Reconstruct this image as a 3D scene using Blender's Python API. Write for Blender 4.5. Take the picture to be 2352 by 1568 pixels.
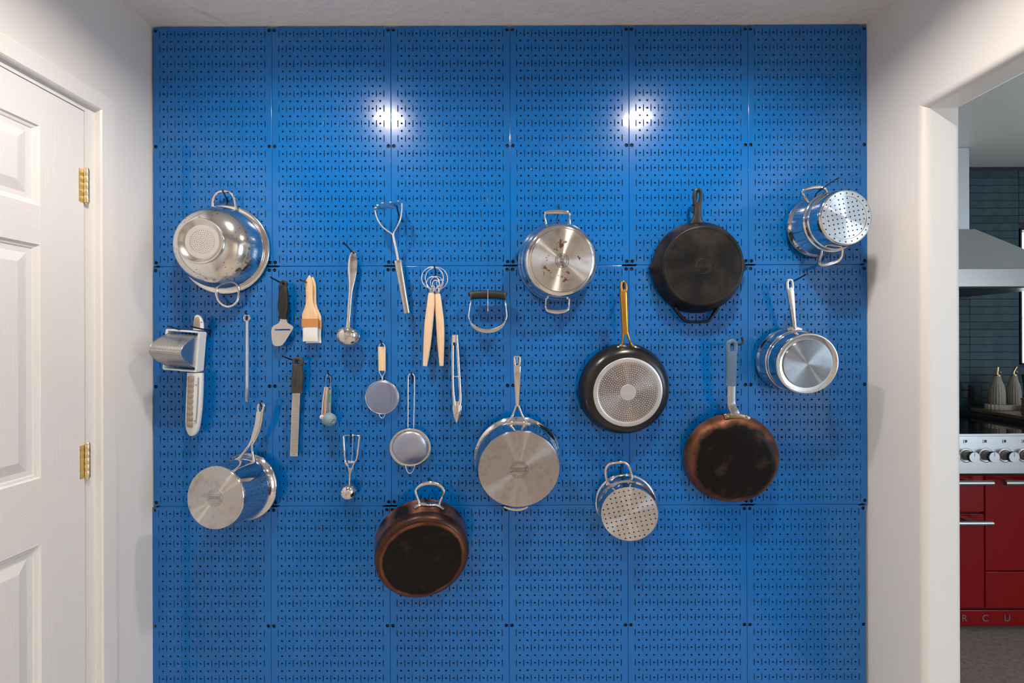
import bpy, bmesh, math, random
from mathutils import Vector, Matrix
from mathutils.geometry import tessellate_polygon
for o in list(bpy.data.objects): bpy.data.objects.remove(o)
scn = bpy.context.scene; col = scn.collection
rnd = random.Random(7)
pi = math.pi; sin = math.sin; cos = math.cos
# ------------------------------------------------------------------ camera, light, exposure
F = 1045.3; D = 1.54; ZC = 1.3745; RHO = .0033          # focal length in px of the 2352 frame, distance to board, eye height
ceilZ = 2.4455; XL = -1.219; XR = 1.205; XK = 1.316
cam = bpy.data.cameras.new('camera'); co = bpy.data.objects.new('camera', cam); col.objects.link(co)
cam.sensor_width = 36; cam.lens = 36*F/2352; cam.clip_start = .02
co.location = (0, -D, ZC); co.rotation_euler = (pi/2, RHO, 0); scn.camera = co
vs = scn.view_settings; vs.view_transform = 'Standard'; vs.look = 'None'; vs.gamma = 1; vs.use_curve_mapping = False
vs.exposure = 0.10
LAMP = 520.0                                              # radiance of the two ceiling lenses
PASSAGE_FILL = 70.0                                            # radiance of the fill light added in the passage
w = bpy.data.worlds.new('world'); scn.world = w; w.use_nodes = True
w.node_tree.nodes['Background'].inputs[0].default_value = (.66, .82, 1, 1)
w.node_tree.nodes['Background'].inputs[1].default_value = 8.0
def portal(loc, rot, sx, sy):
    l = bpy.data.lights.new('window_portal', 'AREA'); l.shape = 'RECTANGLE'; l.size = sx; l.size_y = sy; l.cycles.is_portal = True
    o = bpy.data.objects.new('window_portal', l); col.objects.link(o); o.location = loc; o.rotation_euler = rot
portal((3.68, 1.36, 1.64), (-pi/2, 0, 0), 1.08, .84)      # kitchen window over the counter
portal((5.26, -3.5, 1.1), (0, pi/2, 0), 2.1, 2.0)          # unseen opening added to let daylight into the kitchen

# ------------------------------------------------------------------ helpers
def P(u, v, d):
    xi = u-1176; yi = v-784; k = (D-d)/F
    return Vector(((xi-RHO*yi)*k, -d, ZC-(yi+RHO*xi)*k))
def K(u, v, Z): return P(u, v, D-Z)
class MB:
    def __init__(s): s.v = []; s.f = []; s.sm = []
    def add(s, vs, fs, smooth=True):
        b = len(s.v); s.v += [Vector(q) for q in vs]; s.f += [tuple(i+b for i in f) for f in fs]; s.sm += [smooth]*len(fs); return s
    def box(s, a, b, bev=0):
        (x0, y0, z0), (x1, y1, z1) = a, b
        if bev <= 0:
            vv = [(x, y, z) for x in (x0, x1) for y in (y0, y1) for z in (z0, z1)]
            return s.add(vv, [(0,1,3,2), (4,6,7,5), (0,4,5,1), (2,3,7,6), (0,2,6,4), (1,5,7,3)], False)
        bm = bmesh.new(); bmesh.ops.create_cube(bm, size=1)
        bmesh.ops.transform(bm, matrix=Matrix.Translation(((x0+x1)/2, (y0+y1)/2, (z0+z1)/2)) @ Matrix.Diagonal((abs(x1-x0), abs(y1-y0), abs(z1-z0), 1)), verts=bm.verts)
        bmesh.ops.bevel(bm, geom=list(bm.edges), offset=bev, segments=2, profile=.5, affect='EDGES')
        bm.verts.index_update(); s.add([q.co.copy() for q in bm.verts], [[q.index for q in f.verts] for f in bm.faces], False); bm.free(); return s
    def rings(s, rs, closed=False, cap=True, smooth=True):
        n = len(rs[0]); vv = [p for r in rs for p in r]; m = len(rs); ff = []
        for i in range(m if closed else m-1):
            a = i*n; b = ((i+1) % m)*n
            ff += [(a+j, a+(j+1) % n, b+(j+1) % n, b+j) for j in range(n)]
        s.add(vv, ff, smooth)
        if cap and not closed:
            s.add(rs[0], [tuple(range(n))], False); s.add(rs[-1], [tuple(range(n))[::-1]], False)
        return s
    def lathe(s, polys, M=None, n=64, smooth=True):
        if not isinstance(polys[0], list): polys = [polys]
        for pl in polys:
            rs = [[Vector((r*cos(2*pi*j/n), r*sin(2*pi*j/n), z)) for j in range(n)] for r, z in pl]
            if M: rs = [[M @ p for p in r] for r in rs]
            s.rings(rs, cap=False, smooth=smooth)
        return s
    def sweep(s, pts, w_, t_, hint=None, n=12, power=2.0, closed=False, cap=True):
        m = len(pts); rs = []
        for i, p in enumerate(pts):
            a = pts[(i-1) % m] if (closed or i > 0) else p; b = pts[(i+1) % m] if (closed or i < m-1) else p
            t = (b-a).normalized(); h = hint or Vector((0, -1, 0))          # h: thickness direction
            up = (h-t*h.dot(t))
            if up.length < 1e-5: up = Vector((0, 0, 1))-t*t.z
            up.normalize(); sd = t.cross(up)
            wi = w_[i] if isinstance(w_, (list, tuple)) else w_; ti = t_[i] if isinstance(t_, (list, tuple)) else t_
            r = []
            for j in range(n):
                c, q = cos(2*pi*j/n), sin(2*pi*j/n)
                r.append(p+sd*wi*math.copysign(abs(c)**(2/power), c)+up*ti*math.copysign(abs(q)**(2/power), q))
            rs.append(r)
        return s.rings(rs, closed, cap)
    def tube(s, pts, r, n=8, closed=False): return s.sweep(pts, r, r, n=n, closed=closed)
    def plate(s, outer, holes=(), t=.002, axis=Vector((0, 1, 0)), smooth=False):
        """flat polygon (world points) with holes, extruded by t along axis"""
        loops = [[Vector(p) for p in outer]]+[[Vector(p) for p in h] for h in holes]
        tri = tessellate_polygon(loops); allp = [p for l in loops for p in l]
        s.add(allp, tri, smooth); s.add([p+axis*t for p in allp], [q[::-1] for q in tri], smooth)
        for l in loops:
            n = len(l); s.add(l+[p+axis*t for p in l], [(i, (i+1) % n, n+(i+1) % n, n+i) for i in range(n)], smooth)
        return s
    def ball(s, c, r, sx=1, sy=1, sz=1, n=12, m=7):
        M = Matrix.Translation(c) @ Matrix.Diagonal((sx, sy, sz, 1))
        return s.lathe([(max(r*sin(pi*i/m), 1e-5), r*cos(pi*i/m)) for i in range(m+1)], M, n)
def crom(ctrl, k=5, closed=False):
    """Catmull-Rom through tuples"""
    m = len(ctrl); out = []
    g = (lambda i: ctrl[i % m]) if closed else (lambda i: ctrl[min(max(i, 0), m-1)])
    for i in range(m if closed else m-1):
        a, b, c, d = g(i-1), g(i), g(i+1), g(i+2)
        for j in range(k):
            t = j/k
            out.append(tuple(.5*((2*q1)+(-q0+q2)*t+(2*q0-5*q1+4*q2-q3)*t*t+(-q0+3*q1-3*q2+q3)*t**3) for q0, q1, q2, q3 in zip(a, b, c, d)))
    if not closed: out.append(tuple(ctrl[-1]))
    return out
def psweep(mb, ctrl, k=4, n=12, power=2.4, closed=False, hint=None):
    """ctrl: (u, v, d, half width px, half thickness m)"""
    c = crom(ctrl, k, closed)
    return mb.sweep([P(*q[:3]) for q in c], [max(q[3], .1)*(D-q[2])/F for q in c], [max(q[4], .0002) for q in c], hint=hint, n=n, power=power, closed=closed)
def ptube(mb, ctrl, r, k=4, n=8, closed=False):
    c = crom(ctrl, k, closed); return mb.tube([P(*q[:3]) for q in c], r, n, closed)
WM = {}
def finish(me):
    bm = bmesh.new(); bm.from_mesh(me); bmesh.ops.remove_doubles(bm, verts=bm.verts, dist=1e-6) if len(bm.verts) < 3000 and False else None
    bmesh.ops.recalc_face_normals(bm, faces=bm.faces); bm.to_mesh(me); bm.free()
def tag(o, label=None, cat=None, group=None, kind=None):
    for k, q in (('label', label), ('category', cat), ('group', group), ('kind', kind)):
        if q: o[k] = q
    return o
def make(name, mb, mat, parent=None, local=False, label=None, cat=None, group=None, kind=None, recalc=True):
    me = bpy.data.meshes.new(name); me.from_pydata([tuple(p) for p in mb.v], [], mb.f)
    me.polygons.foreach_set('use_smooth', mb.sm)
    o = bpy.data.objects.new(name, me); col.objects.link(o)
    if parent is not None:
        o.parent = parent
        if not local: me.transform(WM[parent.name].inverted())
        WM[o.name] = WM[parent.name]
    else:
        xs = [p.x for p in mb.v]; ys = [p.y for p in mb.v]; zs = [p.z for p in mb.v]
        c = Vector(((min(xs)+max(xs))/2, (min(ys)+max(ys))/2, min(zs))); me.transform(Matrix.Translation(-c)); o.location = c; WM[o.name] = Matrix.Translation(c)
    if recalc: finish(me)
    me.update(); me.materials.append(mat); return tag(o, label, cat, group, kind)
def thing(name, label, cat, M, group=None, kind=None):
    if isinstance(M, Vector): M = Matrix.Translation(M)
    o = bpy.data.objects.new(name, None); col.objects.link(o); o.empty_display_size = .03; o.matrix_world = M; WM[o.name] = M
    return tag(o, label, cat, group, kind)
def twin(src, parent, M=None, name=None):
    """a copy of a part sharing its mesh, under parent"""
    o = src.copy(); col.objects.link(o); o.parent = parent
    if M is not None: o.matrix_local = M
    return o

# ------------------------------------------------------------------ materials
def nt(name):
    m = bpy.data.materials.new(name); m.use_nodes = True; n = m.node_tree; return m, n, n.nodes['Principled BSDF']
def lk(n, a, b): n.links.new(a, b)
def pm(name, c, rough=.5, metal=0, spec=None, coat=0, noise=None, bump=None, emit=None, ior=None, aniso=None, coords='Object', trans=None):
    """principled; noise=(colour2, scale, lo, hi[, stretch]); bump=(scale, strength, dist[, stretch]); """
    m, n, b = nt(name); b.inputs['Base Color'].default_value = (*c, 1); b.inputs['Roughness'].default_value = rough; b.inputs['Metallic'].default_value = metal
    if spec is not None: b.inputs['Specular IOR Level'].default_value = spec
    if coat: b.inputs['Coat Weight'].default_value = coat; b.inputs['Coat Roughness'].default_value = .08
    tc = n.nodes.new('ShaderNodeTexCoord')
    def tex(scale, st=(1, 1, 1), det=5):
        mp = n.nodes.new('ShaderNodeMapping'); mp.inputs['Scale'].default_value = st; lk(n, tc.outputs[coords], mp.inputs[0])
        t = n.nodes.new('ShaderNodeTexNoise'); t.inputs['Scale'].default_value = scale; t.inputs['Detail'].default_value = det; lk(n, mp.outputs[0], t.inputs['Vector']); return t
    if noise:
        t = tex(noise[1], noise[4] if len(noise) > 4 else (1, 1, 1)); mr = n.nodes.new('ShaderNodeMapRange'); mr.inputs[1].default_value = noise[2]; mr.inputs[2].default_value = noise[3]
        lk(n, t.outputs['Fac'], mr.inputs[0]); mx = n.nodes.new('ShaderNodeMix'); mx.data_type = 'RGBA'; mx.inputs[6].default_value = (*c, 1); mx.inputs[7].default_value = (*noise[0], 1)
        lk(n, mr.outputs[0], mx.inputs[0]); lk(n, mx.outputs[2], b.inputs['Base Color'])
    if bump:
        t = tex(bump[0], bump[3] if len(bump) > 3 else (1, 1, 1), 4); bp = n.nodes.new('ShaderNodeBump'); bp.inputs['Strength'].default_value = bump[1]; bp.inputs['Distance'].default_value = bump[2]
        lk(n, t.outputs['Fac'], bp.inputs['Height']); lk(n, bp.outputs[0], b.inputs['Normal'])
    if emit: b.inputs['Emission Color'].default_value = (*emit[0], 1); b.inputs['Emission Strength'].default_value = emit[1]
    if aniso:
        tg = n.nodes.new('ShaderNodeTangent'); tg.direction_type = 'RADIAL'; tg.axis = 'Z'; lk(n, tg.outputs[0], b.inputs['Tangent']); b.inputs['Anisotropic'].default_value = aniso; b.inputs['Anisotropic Rotation'].default_value = .25
    return m
WALL = pm('white_wall_paint', (.83, .795, .75), .45, bump=(38, .12, .004))
CEIL = pm('textured_ceiling_paint', (.84, .805, .76), .6, bump=(34, .5, .012))
TRIM = pm('white_trim_paint', (.82, .79, .755), .32)
DOORV = pm('white_door_vertical_grain', (.83, .80, .765), .38, bump=(30, .35, .0016, (1, 9, .35)))
DOORH = pm('white_door_horizontal_grain', (.83, .80, .765), .38, bump=(30, .35, .0016, (1, .35, 9)))
FLOOR = pm('brown_grey_floor', (.34, .28, .25), .55, noise=((.20, .165, .15), 60, .35, .7), bump=(90, .2, .002))
BACK = pm('shade_tone_behind_board', (.03, .032, .04), .8)  # wall coloured dark so the board's holes look shaded
BLUE = pm('blue_powder_coat', (.0005, .132, .45), .22, spec=.22)
BLUE.node_tree.nodes['Principled BSDF'].inputs['Coat Weight'].default_value = .6
BLUE.node_tree.nodes['Principled BSDF'].inputs['Coat Roughness'].default_value = .045
BLACK = pm('black_screw_steel', (.006, .006, .007), .55)
HOOKM = pm('black_coated_wire', (.008, .008, .009), .35)
STEEL = pm('polished_steel', (.74, .71, .68), .07, 1)
SATIN = pm('satin_steel', (.66, .63, .60), .22, 1)
WIRE = pm('steel_wire', (.86, .84, .82), .3, 1)
def brushed(name, c, stain, rough=.3, sc=34, lo=.5, hi=.78, an=1.0):
    return pm(name, c, rough, 1, noise=(stain, sc, lo, hi), aniso=an)
BASE1 = brushed('brushed_pan_base', (.62, .59, .56), (.44, .40, .365))
BASE2 = brushed('brushed_grey_pan_base', (.46, .43, .42), (.33, .30, .29), .31, 60, .5, .85)
BASE3 = brushed('spun_steel_base', (.55, .56, .57), (.47, .48, .5), .26)
STAMP = pm('stamped_steel', (.26, .22, .20), .4, 1)
HOLE_SHADE = pm('painted_hole_shade', (.004, .004, .005), .9)  # black discs laid on surfaces for the shade inside holes
IRON = pm('seasoned_cast_iron', (.0055, .0048, .0043), .42, spec=.28, noise=((.030, .021, .015), 15, .46, .74), bump=(160, .35, .002))
n = IRON.node_tree; t = n.nodes.new('ShaderNodeTexNoise'); t.inputs['Scale'].default_value = 21; t.inputs['Detail'].default_value = 6; lk(n, n.nodes['Texture Coordinate'].outputs['Object'], t.inputs[0]); q = n.nodes.new('ShaderNodeMapRange'); q.inputs[1].default_value = .3; q.inputs[2].default_value = .7; q.inputs[3].default_value = .26; q.inputs[4].default_value = .58; lk(n, t.outputs['Fac'], q.inputs[0]); lk(n, q.outputs[0], n.nodes['Principled BSDF'].inputs['Roughness'])
IRONL = pm('worn_iron_handle', (.030, .024, .020), .36, noise=((.025, .02, .018), 30, .4, .7), bump=(140, .2, .002))
NONST = pm('black_nonstick', (.008, .008, .008), .27)
ALU = pm('aluminium_plate', (.66, .65, .64), .38, .8)
ALUD = pm('worn_aluminium_plate', (.33, .29, .265), .36, .85, aniso=.9)
GOLD = pm('brushed_gold', (.66, .33, .055), .22, 1)
COPPER = pm('tarnished_copper', (.36, .15, .085), .34, .9, noise=((.055, .022, .016), 19, .42, .64, (1, 1, .6)))
COPPERD = pm('dark_copper', (.10, .042, .028), .36, .8, noise=((.03, .015, .012), 11, .42, .68))
def burnt(name, r0, r1, cop, soot, spot, seed=0, amp=.05):
    """copper whose middle is burnt black, with an uneven edge and worn spots"""
    m = pm(name, cop, .4, .9, spec=.16, bump=(120, .15, .002)); n = m.node_tree; b = n.nodes['Principled BSDF']; tc = n.nodes.new('ShaderNodeTexCoord')
    def noi(sc, off):
        mp = n.nodes.new('ShaderNodeMapping'); mp.inputs['Location'].default_value = (off, off, 0); lk(n, tc.outputs['Object'], mp.inputs[0]); t = n.nodes.new('ShaderNodeTexNoise'); t.inputs['Scale'].default_value = sc; t.inputs['Detail'].default_value = 7; lk(n, mp.outputs[0], t.inputs[0]); return t.outputs['Fac']
    sp = n.nodes.new('ShaderNodeVectorMath'); sp.operation = 'MULTIPLY'; sp.inputs[1].default_value = (1, 1, 0); lk(n, tc.outputs['Object'], sp.inputs[0]); ln = n.nodes.new('ShaderNodeVectorMath'); ln.operation = 'LENGTH'; lk(n, sp.outputs[0], ln.inputs[0])
    md = n.nodes.new('ShaderNodeMath'); md.operation = 'MULTIPLY_ADD'; md.inputs[1].default_value = amp; lk(n, noi(22, seed), md.inputs[0]); lk(n, ln.outputs['Value'], md.inputs[2])
    mr = n.nodes.new('ShaderNodeMapRange'); mr.inputs[1].default_value = r0+amp/2; mr.inputs[2].default_value = r1+amp/2; lk(n, md.outputs[0], mr.inputs[0])
    ms = n.nodes.new('ShaderNodeMapRange'); ms.inputs[1].default_value = .58; ms.inputs[2].default_value = .82; lk(n, noi(17, seed+3.3), ms.inputs[0])
    m1 = n.nodes.new('ShaderNodeMix'); m1.data_type = 'RGBA'; m1.inputs[6].default_value = (*soot, 1); m1.inputs[7].default_value = (*spot, 1); lk(n, ms.outputs[0], m1.inputs[0])
    mn = n.nodes.new('ShaderNodeMapRange'); mn.inputs[1].default_value = .4; mn.inputs[2].default_value = .68; lk(n, noi(13, seed+1.7), mn.inputs[0])
    m0 = n.nodes.new('ShaderNodeMix'); m0.data_type = 'RGBA'; m0.inputs[6].default_value = (*cop, 1); m0.inputs[7].default_value = tuple(c*.35 for c in cop)+(1,); lk(n, mn.outputs[0], m0.inputs[0])
    m2 = n.nodes.new('ShaderNodeMix'); m2.data_type = 'RGBA'; lk(n, mr.outputs[0], m2.inputs[0]); lk(n, m1.outputs[2], m2.inputs[6]); lk(n, m0.outputs[2], m2.inputs[7]); lk(n, m2.outputs[2], b.inputs['Base Color'])
    mm = n.nodes.new('ShaderNodeMath'); mm.operation = 'MULTIPLY'; mm.inputs[1].default_value = .9; lk(n, mr.outputs[0], mm.inputs[0]); lk(n, mm.outputs[0], b.inputs['Metallic'])
    rr_ = n.nodes.new('ShaderNodeMapRange'); rr_.inputs[3].default_value = .32; rr_.inputs[4].default_value = .6; lk(n, noi(40, seed+5), rr_.inputs[0]); lk(n, rr_.outputs[0], b.inputs['Roughness'])
    return m
SOOT = burnt('burnt_copper_skillet', .120, .143, (.33, .135, .075), (.005, .0038, .0034), (.075, .036, .024))
SOOTC = burnt('burnt_copper_pot', .118, .123, (.22, .085, .045), (.0045, .0036, .0034), (.045, .018, .012), 2.2, .014)
BRASS = pm('polished_brass', (.90, .76, .46), .3, 1)
BRONZE = pm('aged_bronze', (.46, .33, .19), .35, 1, noise=((.30, .20, .11), 60, .4, .7))
RUBBER = pm('black_rubber', (.010, .0095, .009), .5)
GREYRUB = pm('worn_dark_grey_rubber', (.045, .038, .033), .6)
WOOD = pm('pale_beech_wood', (.78, .53, .31), .5, noise=((.68, .42, .22), 26, .4, .7, (5, 5, .5)))
WOODL = pm('light_maple_wood', (.82, .60, .39), .5, noise=((.74, .50, .30), 30, .4, .7, (6, 6, .4)))
BAND = pm('tan_ferrule', (.55, .23, .075), .45)
BRIST = pm('white_bristle', (.80, .78, .75), .6, bump=(60, .6, .003, (6, 6, .3)))
PLAST = pm('white_plastic', (.76, .77, .76), .33)
TAUPE = pm('taupe_grip', (.32, .265, .20), .5)
SILB = pm('blue_grey_silicone', (.095, .165, .255), .55)
CREAM = pm('cream_plastic', (.82, .72, .60), .4)
PEACH = pm('peach_plastic', (.83, .45, .22), .4)
GREYP = pm('grey_plastic', (.27, .30, .32), .45)
TEALP = pm('blue_grey_plastic', (.20, .29, .33), .5)
GREEN = pm('green_mark', (.03, .25, .14), .5)
def meshmat(name, c, alpha, fine, ang):
    """woven wire too fine to tell apart: part of the light passes; coarse weave shows slanted wires"""
    m, n, b = nt(name); b.inputs['Base Color'].default_value = (*c, 1); b.inputs['Metallic'].default_value = .9; b.inputs['Roughness'].default_value = .34; b.inputs['Alpha'].default_value = alpha
    if fine:
        tc = n.nodes.new('ShaderNodeTexCoord'); mp = n.nodes.new('ShaderNodeMapping'); mp.inputs['Rotation'].default_value = (0, ang, 0); lk(n, tc.outputs['Object'], mp.inputs[0])
        wv = n.nodes.new('ShaderNodeTexWave'); wv.bands_direction = 'Z'; wv.inputs['Scale'].default_value = fine; lk(n, mp.outputs[0], wv.inputs['Vector'])
        mr = n.nodes.new('ShaderNodeMapRange'); mr.inputs[3].default_value = alpha-.2; mr.inputs[4].default_value = alpha+.35; lk(n, wv.outputs['Fac'], mr.inputs[0]); lk(n, mr.outputs[0], b.inputs['Alpha'])
    return m
MESH = meshmat('fine_steel_mesh', (.66, .64, .66), .46, 0, 0)
MESH2 = meshmat('coarse_steel_mesh', (.70, .68, .68), .55, 84, .6)

# ------------------------------------------------------------------ room shell
def struct(name, mb, mat): return make(name, mb, mat, kind='structure')
YB = -1.68; YE = -4.6; YK = 1.28; XKR = 5.2; WT = .02
OAK = pm('light_oak_floor', (.60, .54, .48), .4, noise=((.52, .46, .40), 9, .35, .7, (6, .5, 1)))
struct('floor', MB().box((XL-.6, YE, -.05), (XK-.05, YK+.1, 0)), OAK)
struct('floor_kitchen', MB().box((XK-.05, YE, -.05), (XKR+.1, YK+.1, 0)), FLOOR)
LIGHTS = [(-.588, -.655), (.609, -.655)]
def circle(c, r, n, z): return [Vector((c[0]+r*cos(2*pi*i/n), c[1]+r*sin(2*pi*i/n), z)) for i in range(n)]
m = MB().plate([(XL-.3, YE, ceilZ), (XK, YE, ceilZ), (XK, .1, ceilZ), (XL-.3, .1, ceilZ)], [circle(c, .078, 32, ceilZ) for c in LIGHTS], .02, Vector((0, 0, 1)))
struct('ceiling', m, CEIL)
struct('ceiling_kitchen', MB().box((XK, YE, ceilZ), (XKR+.1, YK+.1, ceilZ+.02)), WALL)
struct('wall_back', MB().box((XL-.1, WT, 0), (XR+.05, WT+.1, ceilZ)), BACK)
# wall with the white door
DY0 = -.2395; DW = .813; DY1 = DY0-DW; DH = 2.034
m = MB()
m.box((XL-.115, DY0+.012, 0), (XL, .12, ceilZ)).box((XL-.115, DY1-.012, DH+.014), (XL, DY0+.012, ceilZ)).box((XL-.115, YE, 0), (XL, DY1-.012, ceilZ))
struct('wall_left', m, WALL)
# wall with the rounded opening to the kitchen
OY0 = -.212; OY1 = -1.40; OZ = 2.052; R = .02
def rr(x0, x1, y, r, sgn):      # rounded jamb plan from far side to end y
    a = [(x0, y+sgn*.8)]
    for i in range(7): t = i/6*pi/2; a.append((x0+r-r*cos(t), y+sgn*(r-r*sin(t))))
    for i in range(7): t = i/6*pi/2; a.append((x1-r+r*sin(t), y+sgn*(r-r*cos(t))))
    a.append((x1, y+sgn*.8)); return a
m = MB()
for (y, sg, far) in ((OY0, 1, YK), (OY1, -1, YB)):
    pl = rr(XR, XK, y, R, sg); pl[0] = (XR, far); pl[-1] = (XK, far)
    m.rings([[Vector((x, yy, z)) for x, yy in pl] for z in (0, ceilZ)], smooth=True)
hp = [(XR, ceilZ)]+[(XR+R-R*cos(i/6*pi/2), OZ+R-R*sin(i/6*pi/2)) for i in range(7)]+[(XK-R+R*sin(i/6*pi/2), OZ+R-R*cos(i/6*pi/2)) for i in range(7)]+[(XK, ceilZ)]
m.rings([[Vector((x, y, z)) for x, z in hp] for y in (OY0+R, OY1-R)], smooth=True)
wr = struct('wall_right', m, WALL)
for p in wr.data.polygons:
    if len(p.vertices) > 4 or p.area > .04: p.use_smooth = False
# wall behind the camera with an open passage, and the passage beyond
PX0 = -.54; PX1 = .95
m = MB().box((XL-.1, YB-.11, 0), (PX0, YB, ceilZ)).box((PX1, YB-.11, 0), (XK, YB, ceilZ)).box((PX0, YB-.11, OZ), (PX1, YB, ceilZ))
struct('wall_front', m, WALL)
struct('wall_passage', MB().box((XL-.1, YE-.1, 0), (XKR+.1, YE, ceilZ)).box((XK-.06, YE, 0), (XK, YB-.11, ceilZ)), WALL)
# kitchen outer walls
KX0, KX1, KZ0, KZ1 = 3.14, 4.22, 1.222, 2.062
m = MB().box((XK-.05, YK, 0), (KX0, YK+.1, ceilZ)).box((KX1, YK, 0), (XKR, YK+.1, ceilZ)).box((KX0, YK, 0), (KX1, YK+.1, KZ0)).box((KX0, YK, KZ1), (KX1, YK+.1, ceilZ))
KGR = pm('dark_grout', (.012, .018, .022), .6)
kw = struct('wall_kitchen_back', m, KGR)
m = MB().box((XKR, YE, 0), (XKR+.1, -4.5, ceilZ)).box((XKR, -2.5, 0), (XKR+.1, YK+.1, ceilZ)).box((XKR, -4.5, 2.15), (XKR+.1, -2.5, ceilZ))  # wall leaves an added opening for daylight, out of view
struct('wall_kitchen_right', m, WALL)

# door, casing, hinges
def prism_y(mb, prof, y0, y1): return mb.rings([[Vector((x, y, z)) for x, z in prof] for y in (y0, y1)], smooth=False)
cw = .058; ct = .017; i0 = -.2085; iz = 2.054
m = MB()
def casing(mb, path, inward):   # flat casing with a thinner rounded outer edge, mitred
    prof = [(0, 0), (ct*.8, .002), (ct, .006), (ct, cw-.008), (ct*.6, cw-.001), (0, cw)]
    rs = []
    for (y, z), (ny, nz) in path:
        rs.append([Vector((XL+a, y+ny*b, z+nz*b)) for a, b in prof])
    mb.rings(rs, smooth=False)
casing(m, [((i0, 0), (1, 0)), ((i0, iz), (1, 1)), ((DY1-(i0-DY0), iz), (-1, 1)), ((DY1-(i0-DY0), 0), (-1, 0))], 1)
struct('trim_1', m, TRIM)
m = MB().box((XL-.115, DY0+.002, 0), (XL-.001, i0+.006, DH+.0042)).box((XL-.115, DY1-.033, 0), (XL-.001, DY1-.002, DH+.0042)).box((XL-.115, DY1-.03, DH+.0042), (XL-.0008, i0+.006, iz+.006))
m.box((XL-.115, DY0-.012, 0), (XL-.042, DY0+.004, iz)).box((XL-.115, DY1-.004, 0), (XL-.042, DY1+.012, iz)).box((XL-.115, DY1-.004, DH-.014), (XL-.042, DY0+.004, iz))
struct('trim_2', m, TRIM)
door = thing('door_1', None, None, Vector((XL-.02, (DY0+DY1)/2, .01)), kind='structure')
zr = [.012, .235, .853, 1.025, 1.629, 1.729, 1.937, DH+.0025]; st = .122; mu = .11
pw = (DW-2*st-mu)/2; ys = [DY0+.0008, DY0-st, DY0-st-pw, DY0-st-pw-mu, DY1+st, DY1+.002]
xf = XL-.003; xb = XL-.038
for a, b in ((0, 1), (4, 5)): make('stile', MB().box((xb, ys[b], zr[0]), (xf, ys[a], zr[-1]), .0012), DOORV, door)
for a, b in ((0, 1), (2, 3), (4, 5), (6, 7)): make('rail', MB().box((xb, ys[4], zr[a]), (xf, ys[1], zr[b])), DOORH, door)
for a, b in ((1, 2), (3, 4), (5, 6)):
    make('mullion', MB().box((xb, ys[3], zr[a]), (xf-.00005, ys[2], zr[b])), DOORV, door)
    for c, e in ((1, 2), (3, 4)):
        m = MB(); prof = [(0, 0), (.004, -.0045), (.010, -.006), (.013, -.0085), (.026, -.0088), (.050, -.0015), (.052, -.001)]
        rs = [[Vector((xf+dx, ys[c]-i, zr[b]-i)), Vector((xf+dx, ys[e]+i, zr[b]-i)), Vector((xf+dx, ys[e]+i, zr[a]+i)), Vector((xf+dx, ys[c]-i, zr[a]+i))] for i, dx in prof]
        m.rings(rs, cap=False, smooth=False); m.add(rs[-1], [(0, 1, 2, 3)], False); make('panel', m, DOORV, door)
kn = MB().lathe([(.001, .06), (.018, .058), (.027, .045), (.027, .035), (.012, .024), (.012, .008), (.03, .006), (.031, 0)], Matrix.Translation((xf, DY1+.07, .96)) @ Matrix.Rotation(pi/2, 4, 'Y'), 24)
make('door_knob', kn, BRASS, door)
for zh in (1.822, 1.037, .25):
    h = thing('hinge', None, None, Vector((XL+.004, DY0+.004, zh-.049))); h.parent = door; h.matrix_parent_inverse = WM['door_1'].inverted(); 
    m = MB()
    for i in range(5):
        za = zh-.047+i*.0189; m.lathe([[(.0005, za), (.0058, za), ], [(.0058, za), (.0063, za+.0008), (.0063, za+.0178), (.0058, za+.0186)], [(.0058, za+.0186), (.0005, za+.0186)]], Matrix.Translation((XL+.0045, DY0+.0015, 0)), 16)
    m.ball(Vector((XL+.0045, DY0+.0015, zh+.049)), .0055, n=10); m.ball(Vector((XL+.0045, DY0+.0015, zh-.049)), .0045, n=10)
    make('knuckle', m, BRASS, h)
    m = MB().box((xf-.0002, DY0-.016, zh-.047), (xf+.0012, DY0-.001, zh+.047)); make('leaf', m, BRASS, h)
# baseboards
BBH = .09
for nm, a, b in (('baseboard_left', (XL, -.149, 0), (XL+.012, -.004, BBH)), ('baseboard_right', (XR-.012, OY0+R, 0), (XR, -.004, BBH)), ('baseboard_front', (XL, YB, 0), (PX0, YB+.012, BBH))):
    struct(nm, MB().box(a, b, .003), TRIM)
# recessed ceiling lights
LENS = pm('light_lens', (.9, .9, .9), .5, emit=((1, .915, .82), LAMP))
for c, nm in zip(LIGHTS, ('nearer the white door', 'nearer the kitchen opening')):
    T = Matrix.Translation((c[0], c[1], ceilZ))
    l = thing('recessed_light', 'round white recessed ceiling light %s' % nm, 'ceiling light', T, 'recessed lights over the pegboard')
    make('trim_ring', MB().lathe([[(.094, .0005), (.094, -.003), (.090, -.005), (.076, -.005), (.073, -.002), (.0535, .0235)]], None, 48), TRIM, l, True)
    make('housing', MB().lathe([[(.076, .001), (.076, .06), (.001, .06)]], None, 32), BLACK, l, True)
    make('lens', MB().lathe([[(.052, .0215), (.04, .0235), (.001, .024)]], None, 40), LENS, l, True)

l = thing('added_fill_light', 'round opal fill light added unseen in the passage', 'ceiling light', Matrix.Translation((.1, -2.25, ceilZ)))  # added fill light, brightens the lower board and pan bases
make('base_plate', MB().lathe([[(.19, 0), (.19, -.015), (.175, -.02)]], None, 40), TRIM, l, True)
make('diffuser', MB().lathe([[(.175, -.015), (.172, -.05), (.15, -.075), (.08, -.09), (.001, -.094)]], None, 40), pm('fill_light_diffuser', (.9, .9, .9), .5, emit=((1, .92, .83), PASSAGE_FILL)), l, True)

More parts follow.
